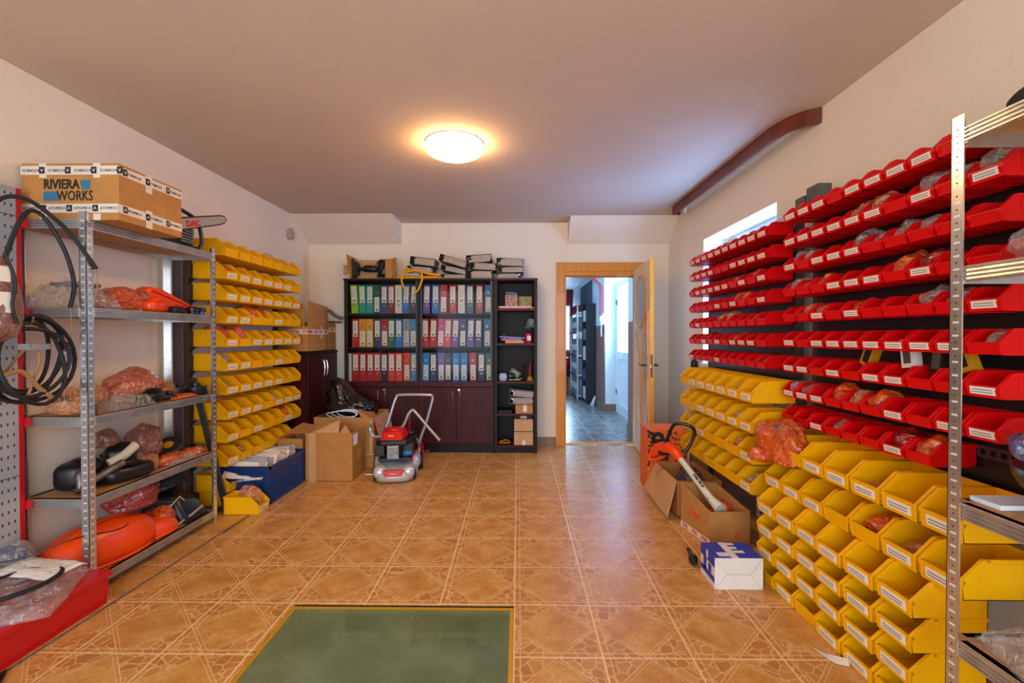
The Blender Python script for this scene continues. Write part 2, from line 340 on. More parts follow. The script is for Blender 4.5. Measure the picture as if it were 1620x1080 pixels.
for sx in (-1, 1):
    b.tube([(sx*.022, p[1], p[2]) for p in el[:-1]], .013, 6, closed=True); b.tube([(sx*.022, p[0], p[1]) for p in low], .012, 6, closed=True)
    b.tube([(sx*.021, y, z) for y, z in ((-.18, .3), (-.18, 1.28), (-.25, 1.12), (-.38, 1.0), (-.40, .9), (-.40, .3))], .007, 6, closed=True)
    b.tube([(sx*.021, y, z) for y, z in ((-.13, .15), (-.13, 1.9))], .004, 6)
b.build('glazing_bead', 'wood', dr, True, local=True)
b = MB()
for sx in (-1, 1):
    b.box((sx*.02, -DW+.05, .83), (sx*.028, -DW+.085, 1.05)); b.cyl((sx*.02, -DW+.068, .95), (sx*.075, -DW+.068, .95), .009, 10); b.tube([(sx*.072, -DW+.068, .95), (sx*.075, -DW+.19, .95)], .009, 10)
b.build('door_handle', 'black', dr, True, local=True)
MB().box((-.012, -DW-.0035, .84), (.012, -DW-.002, 1.06)).box((-.006, -DW-.009, .93), (.006, -DW-.003, .96)).build('lock_plate', 'chrome', dr, False, local=True)
MB().cyl((-.028, -DW+.068, .87), (-.05, -DW+.068, .87), .004, 8).lathe([(.013, -.001), (.013, .001)], (-.055, -DW+.068, .86), 12, rot=mrot(0, 90, 0)).box((-.053, -DW+.062, .80), (-.05, -DW+.074, .85)).build('key', 'chrome', dr, True, local=True)
# pelmet
b = MB(); pl = [(1.525, 4.56), (1.535, 3.9), (1.54, 3.2), (1.545, 2.85), (1.575, 2.72), (1.63, 2.64), (1.695, 2.60)]
out = pl; inn = [(x+.022, y) if i < 4 else (x+.018, y+.02) for i, (x, y) in enumerate(pl)]
pel = thing('curtain_pelmet', 'curved brown wooden curtain pelmet fixed under the ceiling above the red bins', 'pelmet', (1.6, 3.6, 2.44))
b.prism(out + inn[::-1], 'z', 2.445, 2.53); b.box((1.527, 4.56, 2.445), (1.6, 4.58, 2.53)); b.build('fascia_board', 'brownwood', pel, False)
MB().prism([(1.55, 4.55), (1.56, 2.86), (1.60, 2.70), (1.70, 2.64), (1.70, 4.55)], 'z', 2.50, 2.52).build('top_board', 'white', pel, False)
MB().box((1.60, 2.75, 2.485), (1.615, 4.54, 2.50)).box((1.64, 2.75, 2.485), (1.655, 4.54, 2.50)).box((1.61, 4.5, 2.45), (1.64, 4.54, 2.5)).build('curtain_rail', 'pvc', pel, False)
# ceiling lamp
lp = thing('ceiling_lamp', 'round white ceiling lamp glowing in the middle of the ceiling', 'lamp', (-.425, 3.06, 2.45))
MB().lathe([(.15, 2.516), (.192, 2.516), (.192, 2.5295), (.15, 2.5295)], (-.425, 3.06, 0), 48).build('lamp_base', 'white', lp)
MB().lathe([(.001, 2.440), (.08, 2.443), (.14, 2.452), (.175, 2.468), (.187, 2.488), (.187, 2.5155)], (-.425, 3.06, 0), 48).build('lamp_diffuser', 'lampw', lp, 2)
# wall sensor
MB().ell((XL+.02, 4.75, 2.30), (.03, .045, .05), e=.6).cyl((XL+.02, 4.75, 2.33), (XL+.03, 4.75, 2.37), .02).build('motion_sensor', 'grey')
so = bpy.data.objects['motion_sensor']; tag(so, 'small beige box sensor on the left wall near the back corner', 'sensor'); so.data.materials[0] = mat('beige_plastic', 'b09a80', .5)
# ================================================================ HALLWAY
HL, HR, HE, HC = -.6, 1.42, 12.0, 2.45
struct(MB().box((HL, YB+.18, -.1), (2.0, HE, 0)).build('floor', 'tile', smooth=False), 'grey tiled floor of the hallway')
struct(MB().box((HL, YB+.18, HC), (2.0, HE, HC+.1)).build('ceiling', 'white', smooth=False), 'white ceiling of the hallway')
struct(MB().box((HL-.1, YB+.18, 0), (HL, HE, HC)).build('wall_left', 'white', smooth=False), 'left wall of the hallway')
b = MB()
DY0, DY1 = 5.95, 7.6
for y0, y1 in ((YB+.18, DY0), (DY1, HE)):
    b.box((HR, y0, 1.43), (HR+.2, y1, HC)); b.box((HR, y0, 0), (HR+.2, y1, 1.43), 1)
b.box((HR, DY0, 2.2), (HR+.2, DY1, HC)); b.box((HR+.19, DY0, 0), (HR+.22, 6.45, 2.2)); b.box((HR+.2, DY1-.04, 0), (HR+.22, DY1, 2.2))
b.box((HR+.02, DY1-.002, 0), (HR+.2, DY1, 2.2))
struct(b.build('wall_right', ['white', 'dado'], smooth=False), 'hallway wall with brown painted lower half')
b = MB(); b.box((HR-.012, YB+.19, 0), (HR, DY0, .12)).box((HR-.012, DY1-.012, 0), (HR, HE, .12)).box((HR, DY1-.012, 0), (HR+.2, DY1, .12)); struct(b.build('baseboard_right', 'skirt', smooth=False), 'hallway skirting tile')
b = MB(); b.box((HL, HE, 1.43), (1.1, HE+.1, HC)).box((1.1, HE, 2.05), (2, HE+.1, HC)).box((HL, HE, 0), (2, HE+.1, .85), 1).box((HL, HE, .85), (1.1, HE+.1, 1.43), 1).box((1.36, HE, .85), (2, HE+.1, 2.05))
struct(b.build('wall_far', ['maroon', 'dado'], smooth=False), 'maroon end wall of the hallway')
wo = struct(MB().box((1.1, HE+.02, .85), (1.13, HE+.06, 2.05)).box((1.33, HE+.02, .85), (1.36, HE+.06, 2.05)).box((1.13, HE+.02, .85), (1.33, HE+.06, .89)).box((1.13, HE+.02, 2.01), (1.33, HE+.06, 2.05)).build('window_2', 'pvc', smooth=False), 'bright window at the far end of the hallway')
MB().box((1.13, HE+.035, .89), (1.33, HE+.04, 2.01)).build('window_pane', 'winglass', wo, False)
# pvc outer door
X = HR+.19
b = MB(); y0, y1 = 6.45, 7.56
for a, c in (((X, y0, 0), (X+.05, y0+.12, 2.15)), ((X, y1-.12, 0), (X+.05, y1, 2.15)), ((X, y0+.12, 2.03), (X+.05, y1-.12, 2.15)), ((X, y0+.12, 0), (X+.05, y1-.12, .16)), ((X, y0+.12, .88), (X+.05, y1-.12, 1.0)), ((X, 7.25, .16), (X+.05, 7.31, .88)), ((X, 7.25, 1.0), (X+.05, 7.31, 2.03))): b.box(a, c)
b.box((X+.02, y0+.12, .16), (X+.03, y1-.12, .88))
d2 = struct(b.build('door_2', 'pvc', smooth=False, bevel=.004), 'white plastic outer door with tall glass pane in the hallway')
MB().box((X+.022, y0+.12, 1.0), (X+.028, y1-.12, 2.03)).build('door_pane', 'winglass', d2, False)
MB().box((X-.01, 7.2, .93), (X, 7.24, 1.1)).tube([(X-.03, 7.22, 1.02), (X-.035, 7.1, 1.02)], .008).cyl((X, 7.22, 1.02), (X-.035, 7.22, 1.02), .008).build('door_handle', 'chrome', d2)
MB().box((X-.015, 7.50, 1.75), (X, 7.54, 1.83)).box((X-.015, 7.50, .3), (X, 7.54, .38)).build('door_hinge', 'grey', d2, False)
# bookcase and shelving in the hall
bc = thing('bookcase', 'tall black bookcase seen side-on in the hallway', 'bookcase', (1.36, 8.65, 0))
b = MB(); b.box((1.235, 8.4, 0), (HR-.014, 8.42, 1.84)).box((1.235, 8.86, 0), (HR-.014, 8.88, 1.84)).box((HR-.02, 8.42, 0), (HR-.014, 8.86, 1.84))
b.build('side_panel', mat('blue_black_laminate', '121a26', .4), bc, False)
b = Pieces()
for z in (.05, .4, .78, 1.16, 1.5, 1.82): b.box((1.235, 8.42, z), (HR-.02, 8.86, z+.02))
b.build('shelf', 'blackwood', bc, False)
hs = thing('metal_shelving', 'tall galvanised shelving filled with folders far down the hallway', 'shelving', (1.3, 9.5, 0))
for x in (1.14, 1.38):
    for y in (8.95, 10.05): MB().box((x, y, 0), (x+.03, y+.03, 1.84)).build('post', 'galv', hs, False)
LV = (.1, .5, .88, 1.33, 1.72)
for z in LV: MB().box((1.13, 8.94, z-.04), (HR-.004, 10.09, z)).build('shelf', 'galv', hs, False)
r2 = random.Random(3)
for z in LV[:-1]:
    y = 9.0
    while y < 9.95:
        wd = r2.uniform(.07, .1); h = r2.uniform(.26, .31)
        o = MB().box((1.16, y, z+.001), (1.38, y+wd-.006, z+h)).box((1.158, y+.01, z+.08), (1.16, y+wd-.02, z+.2), 1).build('binder', [mat('hb%d' % r2.randrange(4), r2.choice(['2c3a4c', '6d7486', '181c26', '8a8ea0']), .5), 'label'], smooth=False)
        k_ = int(round((y-9.0)/.086)); tag(o, '%s file binder from the near end on the %s hallway shelf' % (ORD[min(11, len([q for q in bpy.data.objects if q.get('group', '').startswith('binders on the hall') and abs(q.location.z-z-.001) < .01]))], ['lowest', 'second', 'third', 'fourth'][LV.index(z)]), 'binder', 'binders on the hallway shelving'); y += wd
tag(MB().box((1.13, 9.0, 1.721), (1.4, 9.9, 1.84)).box((1.12, 8.98, 1.8), (1.41, 9.92, 1.85)).build('storage_tray', 'maroon', smooth=False, bevel=.01), 'red box lying on top of the hallway shelving', 'box')
for i, (z, h, c) in enumerate(((.07, .22, 'whitecard'), (.42, .2, 'navy'), (.8, .25, 'whitecard'), (1.18, .2, 'grey'), (1.52, .2, 'whitecard'))):
    tag(MB().box((1.24, 8.5, z+.001), (1.38, 8.8, z+h)).build('file_box', c, smooth=False), ['white file box on the bottom shelf of the black hallway bookcase', 'blue file box on the second shelf of the black hallway bookcase', 'white file box on the middle shelf of the black hallway bookcase', 'grey file box on the fourth shelf of the black hallway bookcase', 'white file box on the top shelf of the black hallway bookcase'][i], 'box')
bl = thing('window_blind', 'grey vertical slat blind high on the hallway wall', 'blind', (1.4, 9.5, 1.85))
b = MB(); y = 8.85
while y < 10.3: b.ob((1.405, y, 2.09), (.004, .07, .46), mrot(0, 0, 12)); y += .085
b.build('slat', mat('blind_grey', '59626a', .6), bl, False); MB().box((1.39, 8.8, 2.32), (1.418, 10.32, 2.35)).build('head_rail', 'pvc', bl, False)
o = MB().tube([(1.12, 7.62, 2.3), (1.35, 7.62, 2.10), (1.37, 7.62, 2.06), (1.37, 7.62, 1.58)], .03, 4).build('pipe_trim', 'maroon', smooth=False); tag(o, 'angled maroon post and brace against the hallway wall', 'trim')
ph = thing('intercom', 'white intercom handset on the hallway wall edge', 'intercom', (1.40, 7.7, 1.4))
MB().box((1.385, 7.62, 1.44), (HR-.001, 7.74, 1.63)).build('intercom_body', 'pvc', ph, False, .008)
MB().tube([(1.375, 7.62, 1.62), (1.362, 7.62, 1.54), (1.375, 7.62, 1.45)], .014).tube([(1.375, 7.61, 1.45), (1.37, 7.6, 1.3), (1.378, 7.61, 1.24)], .006).build('handset', 'pvc', ph)
hp = thing('garden_machine', 'red and black garden machine standing at the far end of the hallway', 'machine', (1.2, 10.9, 0))
MB().ell((1.16, 10.9, .62), (.12, .12, .12), e=.7).build('engine_cover', 'redp', hp); MB().box((1.06, 10.8, .3), (1.26, 11, .52)).tube([(1.1, 10.85, .3), (1.06, 10.8, 0)], .015).tube([(1.22, 10.95, .3), (1.26, 11, 0)], .015).tube([(1.1, 10.9, .4), (1.0, 10.75, .95)], .012).build('frame', 'black', hp)
tag(MB().box((1.14, 10.35, 0), (1.30, 10.6, .3)).build('carton', 'cardl', smooth=False), 'pale carton on the floor at the far end of the hallway', 'box')
tag(MB().prism([(1.30, 0), (1.36, 0), (1.40, .16), (1.38, .17)], 'y', 8.28, 8.31).build('dustpan', 'white', smooth=False), 'white dustpan leaning by the black hallway bookcase', 'dustpan')
# ================================================================ STORAGE BINS AND RACKS
def bin_mesh(w_, d, h, col):
    b = MB(); t = .0028; W = w_/2; l = .47*h; s = .30*d; a = W-.004
    b.box((-a, .006, 0), (a, d, t))                                    # floor
    b.box((-a, d-t, 0), (a, d, h))                                     # back
    side = [(.006, 0), (d, 0), (d, h), (s, h), (.02*d, l), (0, l*.9)]
    for sg in (-1, 1): b.prism(side, 'x', sg*(a-t), sg*a)
    b.hexa([(-a, .006, 0), (a, .006, 0), (a, .009, 0), (-a, .009, 0), (-a-.0005, -.001, l), (a+.0005, -.001, l), (a, .003, l), (-a, .003, l)])   # front lip
    # rims
    for sg in (-1, 1):
        b.prism([(s-.003, h-.009), (d, h-.009), (d, h), (s, h)], 'x', sg*(a-.001), sg*W)
        b.prism([(.012*d, l-.012), (.04*d, l-.008), (s+.012, h-.004), (s, h), (s-.012, h-.002), (-.001, l+.002)], 'x', sg*(a-.0065), sg*W)
        b.prism([(-.002, l-.012), (.01, l-.012), (.01, l+.002), (-.002, l+.002)], 'x', sg*(a-.0065), sg*W)
        b.prism([(.004, .01), (.0, l-.01), (-.003, l-.01), (.002, .01)], 'x', sg*(a-.010), sg*(a-.001))
        b.box((sg*a, .35*d, h*.12), (sg*(a+.0012), .37*d, h*.88)); b.box((sg*a, .37*d, h*.84), (sg*(a+.0012), .92*d, h*.88))
    b.box((-a, -.003, l-.004), (a, .004, l+.001)); b.box((-a, d, h-.008), (a, d+.004, h))
    b.box((-a*.94, .02, -.002), (-a*.86, d-.01, .0)); b.box((a*.86, .02, -.002), (a*.94, d-.01, .0))
    return b.mesh('storage_bin', col, False, origin=False)[0]
def label_mesh(w_, h):
    b = MB(); lw = w_*.33; z0, z1 = h*.10, h*.36; r = random.Random(int(w_*1e4))
    y0 = lambda z: .006-.007*(z/(.47*h))-.0012
    b.hexa([(-lw, y0(z0)-.0012, z0), (lw, y0(z0)-.0012, z0), (lw, y0(z0)+.001, z0), (-lw, y0(z0)+.001, z0), (-lw, y0(z1)-.0012, z1), (lw, y0(z1)-.0012, z1), (lw, y0(z1)+.001, z1), (-lw, y0(z1)+.001, z1)])
    for fz in (.62, .3):
        z = z0+(z1-z0)*fz; x = -lw*.85; hh = (z1-z0)*.06
        while x < lw*.7:
            k = r.uniform(.002, .006); b.box((x, y0(z)-.0017, z-hh), (min(x+k, lw*.85), y0(z)-.0013, z+hh), 1); x += k+.0012
    return b.mesh('bin_label', ['label', 'lab_ink'], False, origin=False)[0]
YM = bin_mesh(.150, .245, .125, 'yel'); YLm = label_mesh(.150, .125)
RM = bin_mesh(.108, .163, .080, 'red'); RLm = label_mesh(.118, .092)
def add_bin(me, lm, loc, rz, haslab, text, group):
    o = bpy.data.objects.new('storage_bin', me); COL.objects.link(o); o.location = loc; o.rotation_euler = (0, 0, R(rz))
    tag(o, text, 'bin', group)
    if haslab:
        c = bpy.data.objects.new('bin_label', lm); COL.objects.link(c); c.parent = o
    return o
def rail_obj(x, y0, y1, z, parent, sgn):
    b = MB(); b.box((x, y0, z), (x+.004*sgn, y1, z+.012)); b.box((x, y0, z+.03), (x+.004*sgn, y1, z+.042))
    y = y0
    while y < y1: b.box((x, y, z+.012), (x+.004*sgn, y+.012, z+.03)); y += .034
    b.box((x, y0, z+.04), (x-.012*sgn, y1, z+.042))
    return b.build('rail', 'rack', parent, False)
def upright(x, y, z1, parent, sgn):
    b = MB(); b.box((x, y, 0), (x+.035*sgn, y+.04, z1)); z = .05
    while z < z1-.03: b.box((x-.001*sgn, y+.012, z), (x, y+.018, z+.018), 1); b.box((x-.001*sgn, y+.024, z), (x, y+.030, z+.018), 1); z += .028
    return b.build('upright', ['rack', 'galvd'], parent, False)
def bracket(x, y, z, parent, sgn, L=.05):
    return MB().prism([(x, z), (x, z-.05), (x-L*sgn, z)], 'y', y, y+.003).build('bracket', 'black', parent, False)
RK = {}
# ---- left yellow rack
root = thing('bin_rack', 'dark steel rack holding rows of yellow bins against the left wall', 'rack', (-2.35, 3.8, 0))
for y in (3.235, 4.42): upright(-2.352, y, 1.95, root, -1)
MB().box((-2.385, 3.10, .0), (-2.30, 3.115, 1.9)).build('end_plate', mat('rack_plate', '5d5560', .5, .4), root, False)
b = MB(); b.panel([(-2.34, 3.225, .95), (-2.30, 3.225, .95), (-2.07, 3.225, .02), (-2.11, 3.225, .02)], .018); b.box((-2.35, 3.222, 0), (-2.03, 3.245, .03)); b.build('foot', 'rack', root, False)
b = MB(); b.box((-2.35, 4.44, 0), (-2.06, 4.46, .03)); b.build('foot', 'rack', root, False)
LZ = [1.827, 1.66, 1.505, 1.34, 1.17, .995, .823, .642, .475, .304]
LL = [(), (0,1,2,3,4,5), (0,1,2,3,4,5,6), (0,1,4), (0,2,3,4,5,6), (0,1,4), (0,1,2,3,4), (0,1,2,4,5,6), (0,2,5), (0,4)]
for k, z in enumerate(LZ):
    rail_obj(-2.351, 3.24, 4.44, z+.07, root, 1); bracket(-2.352, 3.245, z+.002, root, -1)
    for i in range(7 if k < 9 else 6):
        y = 3.26+.163*(i+.5)
        add_bin(YM, YLm, (-2.10, y, z), 90, i in LL[k], 'yellow bin, %s from the near end, %s row down, left wall rack' % (ORD[i], ORD[k]), 'yellow bins on the left wall rack')
add_bin(YM, YLm, (-2.09, 3.345, .115), 90, False, 'yellow bin hooked lowest on the left rack, beside the metal shelving post', 'yellow bins near the floor on the left')
add_bin(YM, YLm, (-2.07, 3.35, .0), 90, False, 'yellow bin on the floor under the lowest hooked bin of the left rack', 'yellow bins near the floor on the left')
add_bin(YM, YLm, (-1.815, 3.235, .0), 93, True, 'yellow bin standing alone on the floor in front of the navy crate', 'yellow bins near the floor on the left')
# ---- right racks
rf = thing('bin_rack', 'steel wall rack carrying the red and yellow bins nearest the door, before the window', 'rack', (1.6, 3.2, 0))
rn = thing('bin_rack', 'steel wall rack carrying the long rows of red bins closer to the viewer', 'rack', (1.6, 2.0, 0))
for y in (2.66, 3.86): upright(1.608, y, 1.94, rf, 1)
for y in (2.49, 1.36): upright(1.608, y, 1.949, rn, 1)
MB().box((1.605, 2.9, 1.95), (1.64, 1.36, 1.968)).build('top_rail', 'galv', rn, False)
b = MB(); b.box((1.57, 2.55, 1.969), (1.64, 2.63, 2.02)).box((1.57, 2.43, 1.975), (1.64, 2.53, 2.05)); b.build('rail_connector', mat('connector_grey', '55584f', .6), rn, False)
FZ = [1.833-.1295*k for k in range(7)]
FL = [set(range(10)), {0,1,2,3,6,7,8,9}, {1,2,3,4,5,7,9}, {4,6,9}, {1}, {2,4,6,7,8}, {0,4}]
for k, z in enumerate(FZ):
    MB().box((1.608, 2.70, z-.0795), (1.61, 3.86, z+.038)).build('back_panel', 'black', rf, False)
    rail_obj(1.606, 2.67, 3.89, z+.04, rf, -1)
    for i in range(10): add_bin(RM, RLm, (1.44, 3.89-.1204*(i+.5), z), -90, i in FL[k], 'red bin, %s from the doorway end, %s row down, far red block' % (ORD[i], ORD[k]), 'red bins of the far block')
NZ = [1.862-.1339*k for k in range(9)]
NL = [{0,1,2,4,5,6,7}, {0,1,2,3,4,5,7,9}, {0,2,3,4}, {3,4,5,7}, {2,4,9}, {0,2,3,4,5,6,7,8}, {0,1,3,5,6,9}, {0,1,2,6,8,9}, {2,6}]
for k, z in enumerate(NZ):
    MB().box((1.608, 1.39, z-.083), (1.61, 2.49, z+.038)).build('back_panel', 'black', rn, False)  # black sheet added to stand in for shade between the bin rows
    rail_obj(1.606, 1.37, 2.52, z+.04, rn, -1)
    for i in range(10 if k < 8 else 8): add_bin(RM, RLm, (1.44, 2.52-.1136*(i+.5), z), -90, i in NL[k], 'red bin, %s from the far end in the %s row down, near red block' % (ORD[i], ORD[k]), 'red bins of the near block')
YZ = [.872, .70, .528, .356]; YL_ = [{1,2,3,4,5,6}, {2,3,4,5,6}, {2,6}, {6}]
for k, z in enumerate(YZ):
    rail_obj(1.556, 2.57, 3.73, z+.06, rf, -1)
    for i in range(7): add_bin(YM, YLm, (1.306, 3.713-.163*(i+.5), z), -90, i in YL_[k], 'yellow bin, %s from the doorway, %s row below the far red block' % (ORD[i], ORD[k]), 'yellow bins under the far red block')
MB().box((1.556, 2.575, .2), (1.61, 2.60, 1.0)).box((1.556, 3.70, .2), (1.61, 3.725, 1.0)).build('spacer_post', 'rack', rf, False)
for k, (z, nm) in enumerate(((.627, 'upper'), (.457, 'lower'))):
    rail_obj(1.575, 1.36, 2.48, z+.06, rn, -1)
    for i in range(7): add_bin(YM, YLm, (1.325, 2.40-.158*i, z), -90, i in ({2,3,4,5,6}, {0,1,2,5,6})[k], 'large yellow bin, %s from far end, %s hooked row under the near red block' % (ORD[i], nm), 'yellow bins hooked below the near red block')
MB().box((1.575, 2.44, .1), (1.61, 2.465, .75)).box((1.575, 1.37, .1), (1.61, 1.39, .75)).build('spacer_post', 'rack', rn, False)
SN = ['top', 'second', 'third', 'bottom']
YS = bin_mesh(.150, .245, .117, 'yel')
for k in range(4):
    for i in range(6):
        add_bin(YS, YLm, (1.254+.004*((i*7+k*3) % 3-1), 2.33-.1565*i, .342-.1135*k), -90, i in ({0,1,2,3,4,5}, {0,1,2,3,4,5}, {0,1,2,3,4,5}, {1,3,4})[k], 'yellow bin, %s from far end, %s layer of the right floor stack' % (ORD[i], SN[k]), 'yellow bins stacked on the floor at right')
# ================================================================ METAL SHELVING
def beam_profile(h): 
    p = [(0, 0)]; n = 4
    for i in range(n): z = h*(i+.15)/n; p += [(.0, z), (.007, z+h*.03), (.007, z+h*.09), (-.003, z+h*.14)]
    return p + [(0, h), (-.02, h), (-.02, h-.002), (-.003, h-.002), (-.003, 0)]
def beam(a, bb, z, h, out, parent):
    """ridged beam from a to bb (xy) with its outside towards out (unit xy)"""
    A = Vector((*a, 0)); B = Vector((*bb, 0)); o = Vector((*out, 0)); pr = beam_profile(h); n = len(pr)
    vs = [P + o*u + Vector((0, 0, z-h+v)) for P in (A, B) for u, v in pr]
    return MB().add(vs, [tuple(range(n)), tuple(range(n, 2*n))[::-1]] + [(i, i+n, (i+1) % n+n, (i+1) % n) for i in range(n)]).build('beam', 'galv', parent, False)
def shelving(label, x0, x1, y0, y1, H, levels, name='metal_shelving'):
    t = thing(name, label, 'shelving', ((x0+x1)/2, (y0+y1)/2, 0))
    for sx, x in ((1, x0), (-1, x1)):
        for sy, y in ((1, y0), (-1, y1)):
            b = MB(); pw = .036
            b.box((x, y, 0), (x+sx*.002, y+sy*pw, H)); b.box((x, y, 0), (x+sx*pw, y+sy*.002, H))
            z = .06
            while z < H-.03:
                b.box((x-sx*.0006, y+sy*.010, z), (x, y+sy*.026, z+.005), 1); b.box((x+sx*.010, y-sy*.0006, z), (x+sx*.026, y, z+.005), 1); b.box((x-sx*.0006, y+sy*.016, z+.018), (x, y+sy*.020, z+.022), 2); b.box((x+sx*.016, y-sy*.0006, z+.018), (x+sx*.020, y, z+.022), 2); z += .036
            b.build('post', ['galv', 'slotl', 'galvd'], t, False)
    for z in levels:
        MB().box((x0+.005, y0+.005, z-.008), (x1-.005, y1-.005, z)).build('shelf_board', 'chip', t, False)
        h = .044
        beam((x1-.003, y0+.037), (x1-.003, y1-.037), z, h, (1, 0), t); beam((x0+.003, y0+.037), (x0+.003, y1-.037), z, h, (-1, 0), t)
        beam((x0+.037, y0+.003), (x1-.037, y0+.003), z, h, (0, -1), t); beam((x0+.037, y1-.003), (x1-.037, y1-.003), z, h, (0, 1), t)
    return t
SL = [.085, .475, .865, 1.385, 1.80]
shelving('galvanised shelving unit with chipboard shelves of machine parts by the left wall', -2.36, -2.03, 2.13, 3.05, 1.835, SL)
SR = [.035, .425, .80, 1.437, 1.81]
shelving('galvanised shelving unit cut off by the right edge of the photo', 1.192, 1.56, .35, 1.285, 1.845, SR)
# ================================================================ CABINETS
def cabinet(x0, x1, label):
    t = thing('filing_cabinet', label, 'cabinet', ((x0+x1)/2, 5.03, 0)); y0, y1 = 4.87, 5.195; H = 1.86; g = .001
    b = MB(); b.box((x0+g, y0+.0, .0), (x0+.02, y1, H-.02)).box((x1-.02, y0+.0, 0), (x1-g, y1, H-.02)).box((x0+g, y1-.008, 0), (x1-g, y1, H-.02)).box((x0+.02, y0+.02, .0), (x1-.02, y0+.035, .095))
    b.build('carcass', 'blackwood', t, False)
    MB().box((x0-.004, y0-.012, H-.022), (x1+.0035, y1, H)).build('top_panel', 'blackwood', t, False, .002)
    for z in (.74, 1.105, 1.47): MB().box((x0+.02, y0+.025, z), (x1-.02, y1-.008, z+.02)).build('shelf', 'blackwood', t, False)
    MB().box((x0+g, y0-.006, .705), (x1-g, y0+.024, .76)).build('middle_rail', 'darkwood', t, False, .002)
    xm = (x0+x1)/2
    for i, (a, c) in enumerate(((x0+.003, xm-.0015), (xm+.0015, x1-.003))):
        d = MB().box((a, y0-.002, .10), (c, y0+.016, .70)).build('door', 'darkwood', t, False, .002)
        hx = (c-.035) if i == 0 else (a+.04)
        MB().tube([(hx, y0-.004, .66), (hx, y0-.022, .64), (hx+.004, y0-.028, .585), (hx, y0-.022, .53), (hx, y0-.004, .51)], .0055, 8).build('door_handle', 'chrome', d)
        if i: MB().cyl((hx-.012, y0-.002, .675), (hx-.012, y0-.014, .675), .012, 14).build('lock', 'chrome', d)
    g_ = MB(); g_.box((x0+.022, y0+.004, .765), (x1-.022, y0+.008, H-.03)); gd = g_.build('glass_door', 'glass', t, False)
    b = MB()
    for a, c in (((x0+.02, y0+.002, .762), (x0+.034, y0+.012, H-.024)), ((x1-.034, y0+.002, .762), (x1-.02, y0+.012, H-.024))): b.box(a, c)
    b.build('door_frame', 'black', gd, False)
    return t
cabinet(-1.860, -1.060, 'tall mahogany filing cabinet with glass upper doors, left of the pair')
cabinet(-1.060, -.262, 'tall mahogany filing cabinet with glass upper doors, right of the pair')
t = thing('open_bookcase', 'narrow black open bookcase between the filing cabinets and the doorway', 'bookcase', (-.03, 5.03, 0))
x0, x1, y0, y1, H = -.258, .201, 4.865, 5.195, 1.86
MB().box((x0, y0, 0), (x0+.035, y1, H-.02)).build('side_panel', 'blackwood', t, False); MB().box((x1-.035, y0, 0), (x1, y1, H-.02)).build('side_panel', 'blackwood', t, False)
MB().box((x0-.003, y0-.01, H-.022), (x1+.004, y1, H)).build('top_panel', 'darkwood', t, False, .002); MB().box((x0+.035, y1-.008, 0), (x1-.035, y1, H-.02)).build('back_panel', 'blackwood', t, False)
OS = [.085, .42, .765, 1.17, 1.54]
for z in OS: MB().box((x0+.035, y0+.004, z-.022), (x1-.035, y1-.008, z)).build('shelf', 'darkwood', t, False)
MB().box((x0+.035, y0+.02, 0), (x1-.035, y0+.035, .063)).build('plinth', 'blackwood', t, False)
# ---- low cabinet in the left corner, facing right
t = thing('low_cabinet', 'low mahogany cabinet in the left corner behind the yellow bins', 'cabinet', (-2.2, 4.83, 0))
xf, y0, y1, H = -2.065, 4.47, 5.19, 1.09
MB().box((XL+.013, y0, 0), (xf-.02, y0+.018, H-.02)).box((XL+.013, y1-.018, 0), (xf-.02, y1, H-.02)).box((XL+.013, y0+.018, 0), (XL+.02, y1-.018, H-.02)).box((XL+.02, y0+.018, .02), (xf-.03, y1-.018, .08)).build('carcass', 'darkwood', t, False)
MB().box((XL+.013, y0-.006, H-.025), (xf+.006, y1+.006, H)).build('top_panel', 'blackwood', t, False, .002)
for i, (a, c) in enumerate(((y0+.002, 4.829), (4.832, y1-.002))):
    d = MB().box((xf-.018, a, .09), (xf, c, H-.03)).build('door', 'darkwood', t, False, .002)
    hy = 4.795 if i == 0 else 4.866
    MB().tube([(xf, hy, 1.0), (xf+.022, hy, .98), (xf+.03, hy, .91), (xf+.022, hy, .84), (xf, hy, .82)], .006, 8).build('door_handle', 'chrome', d)
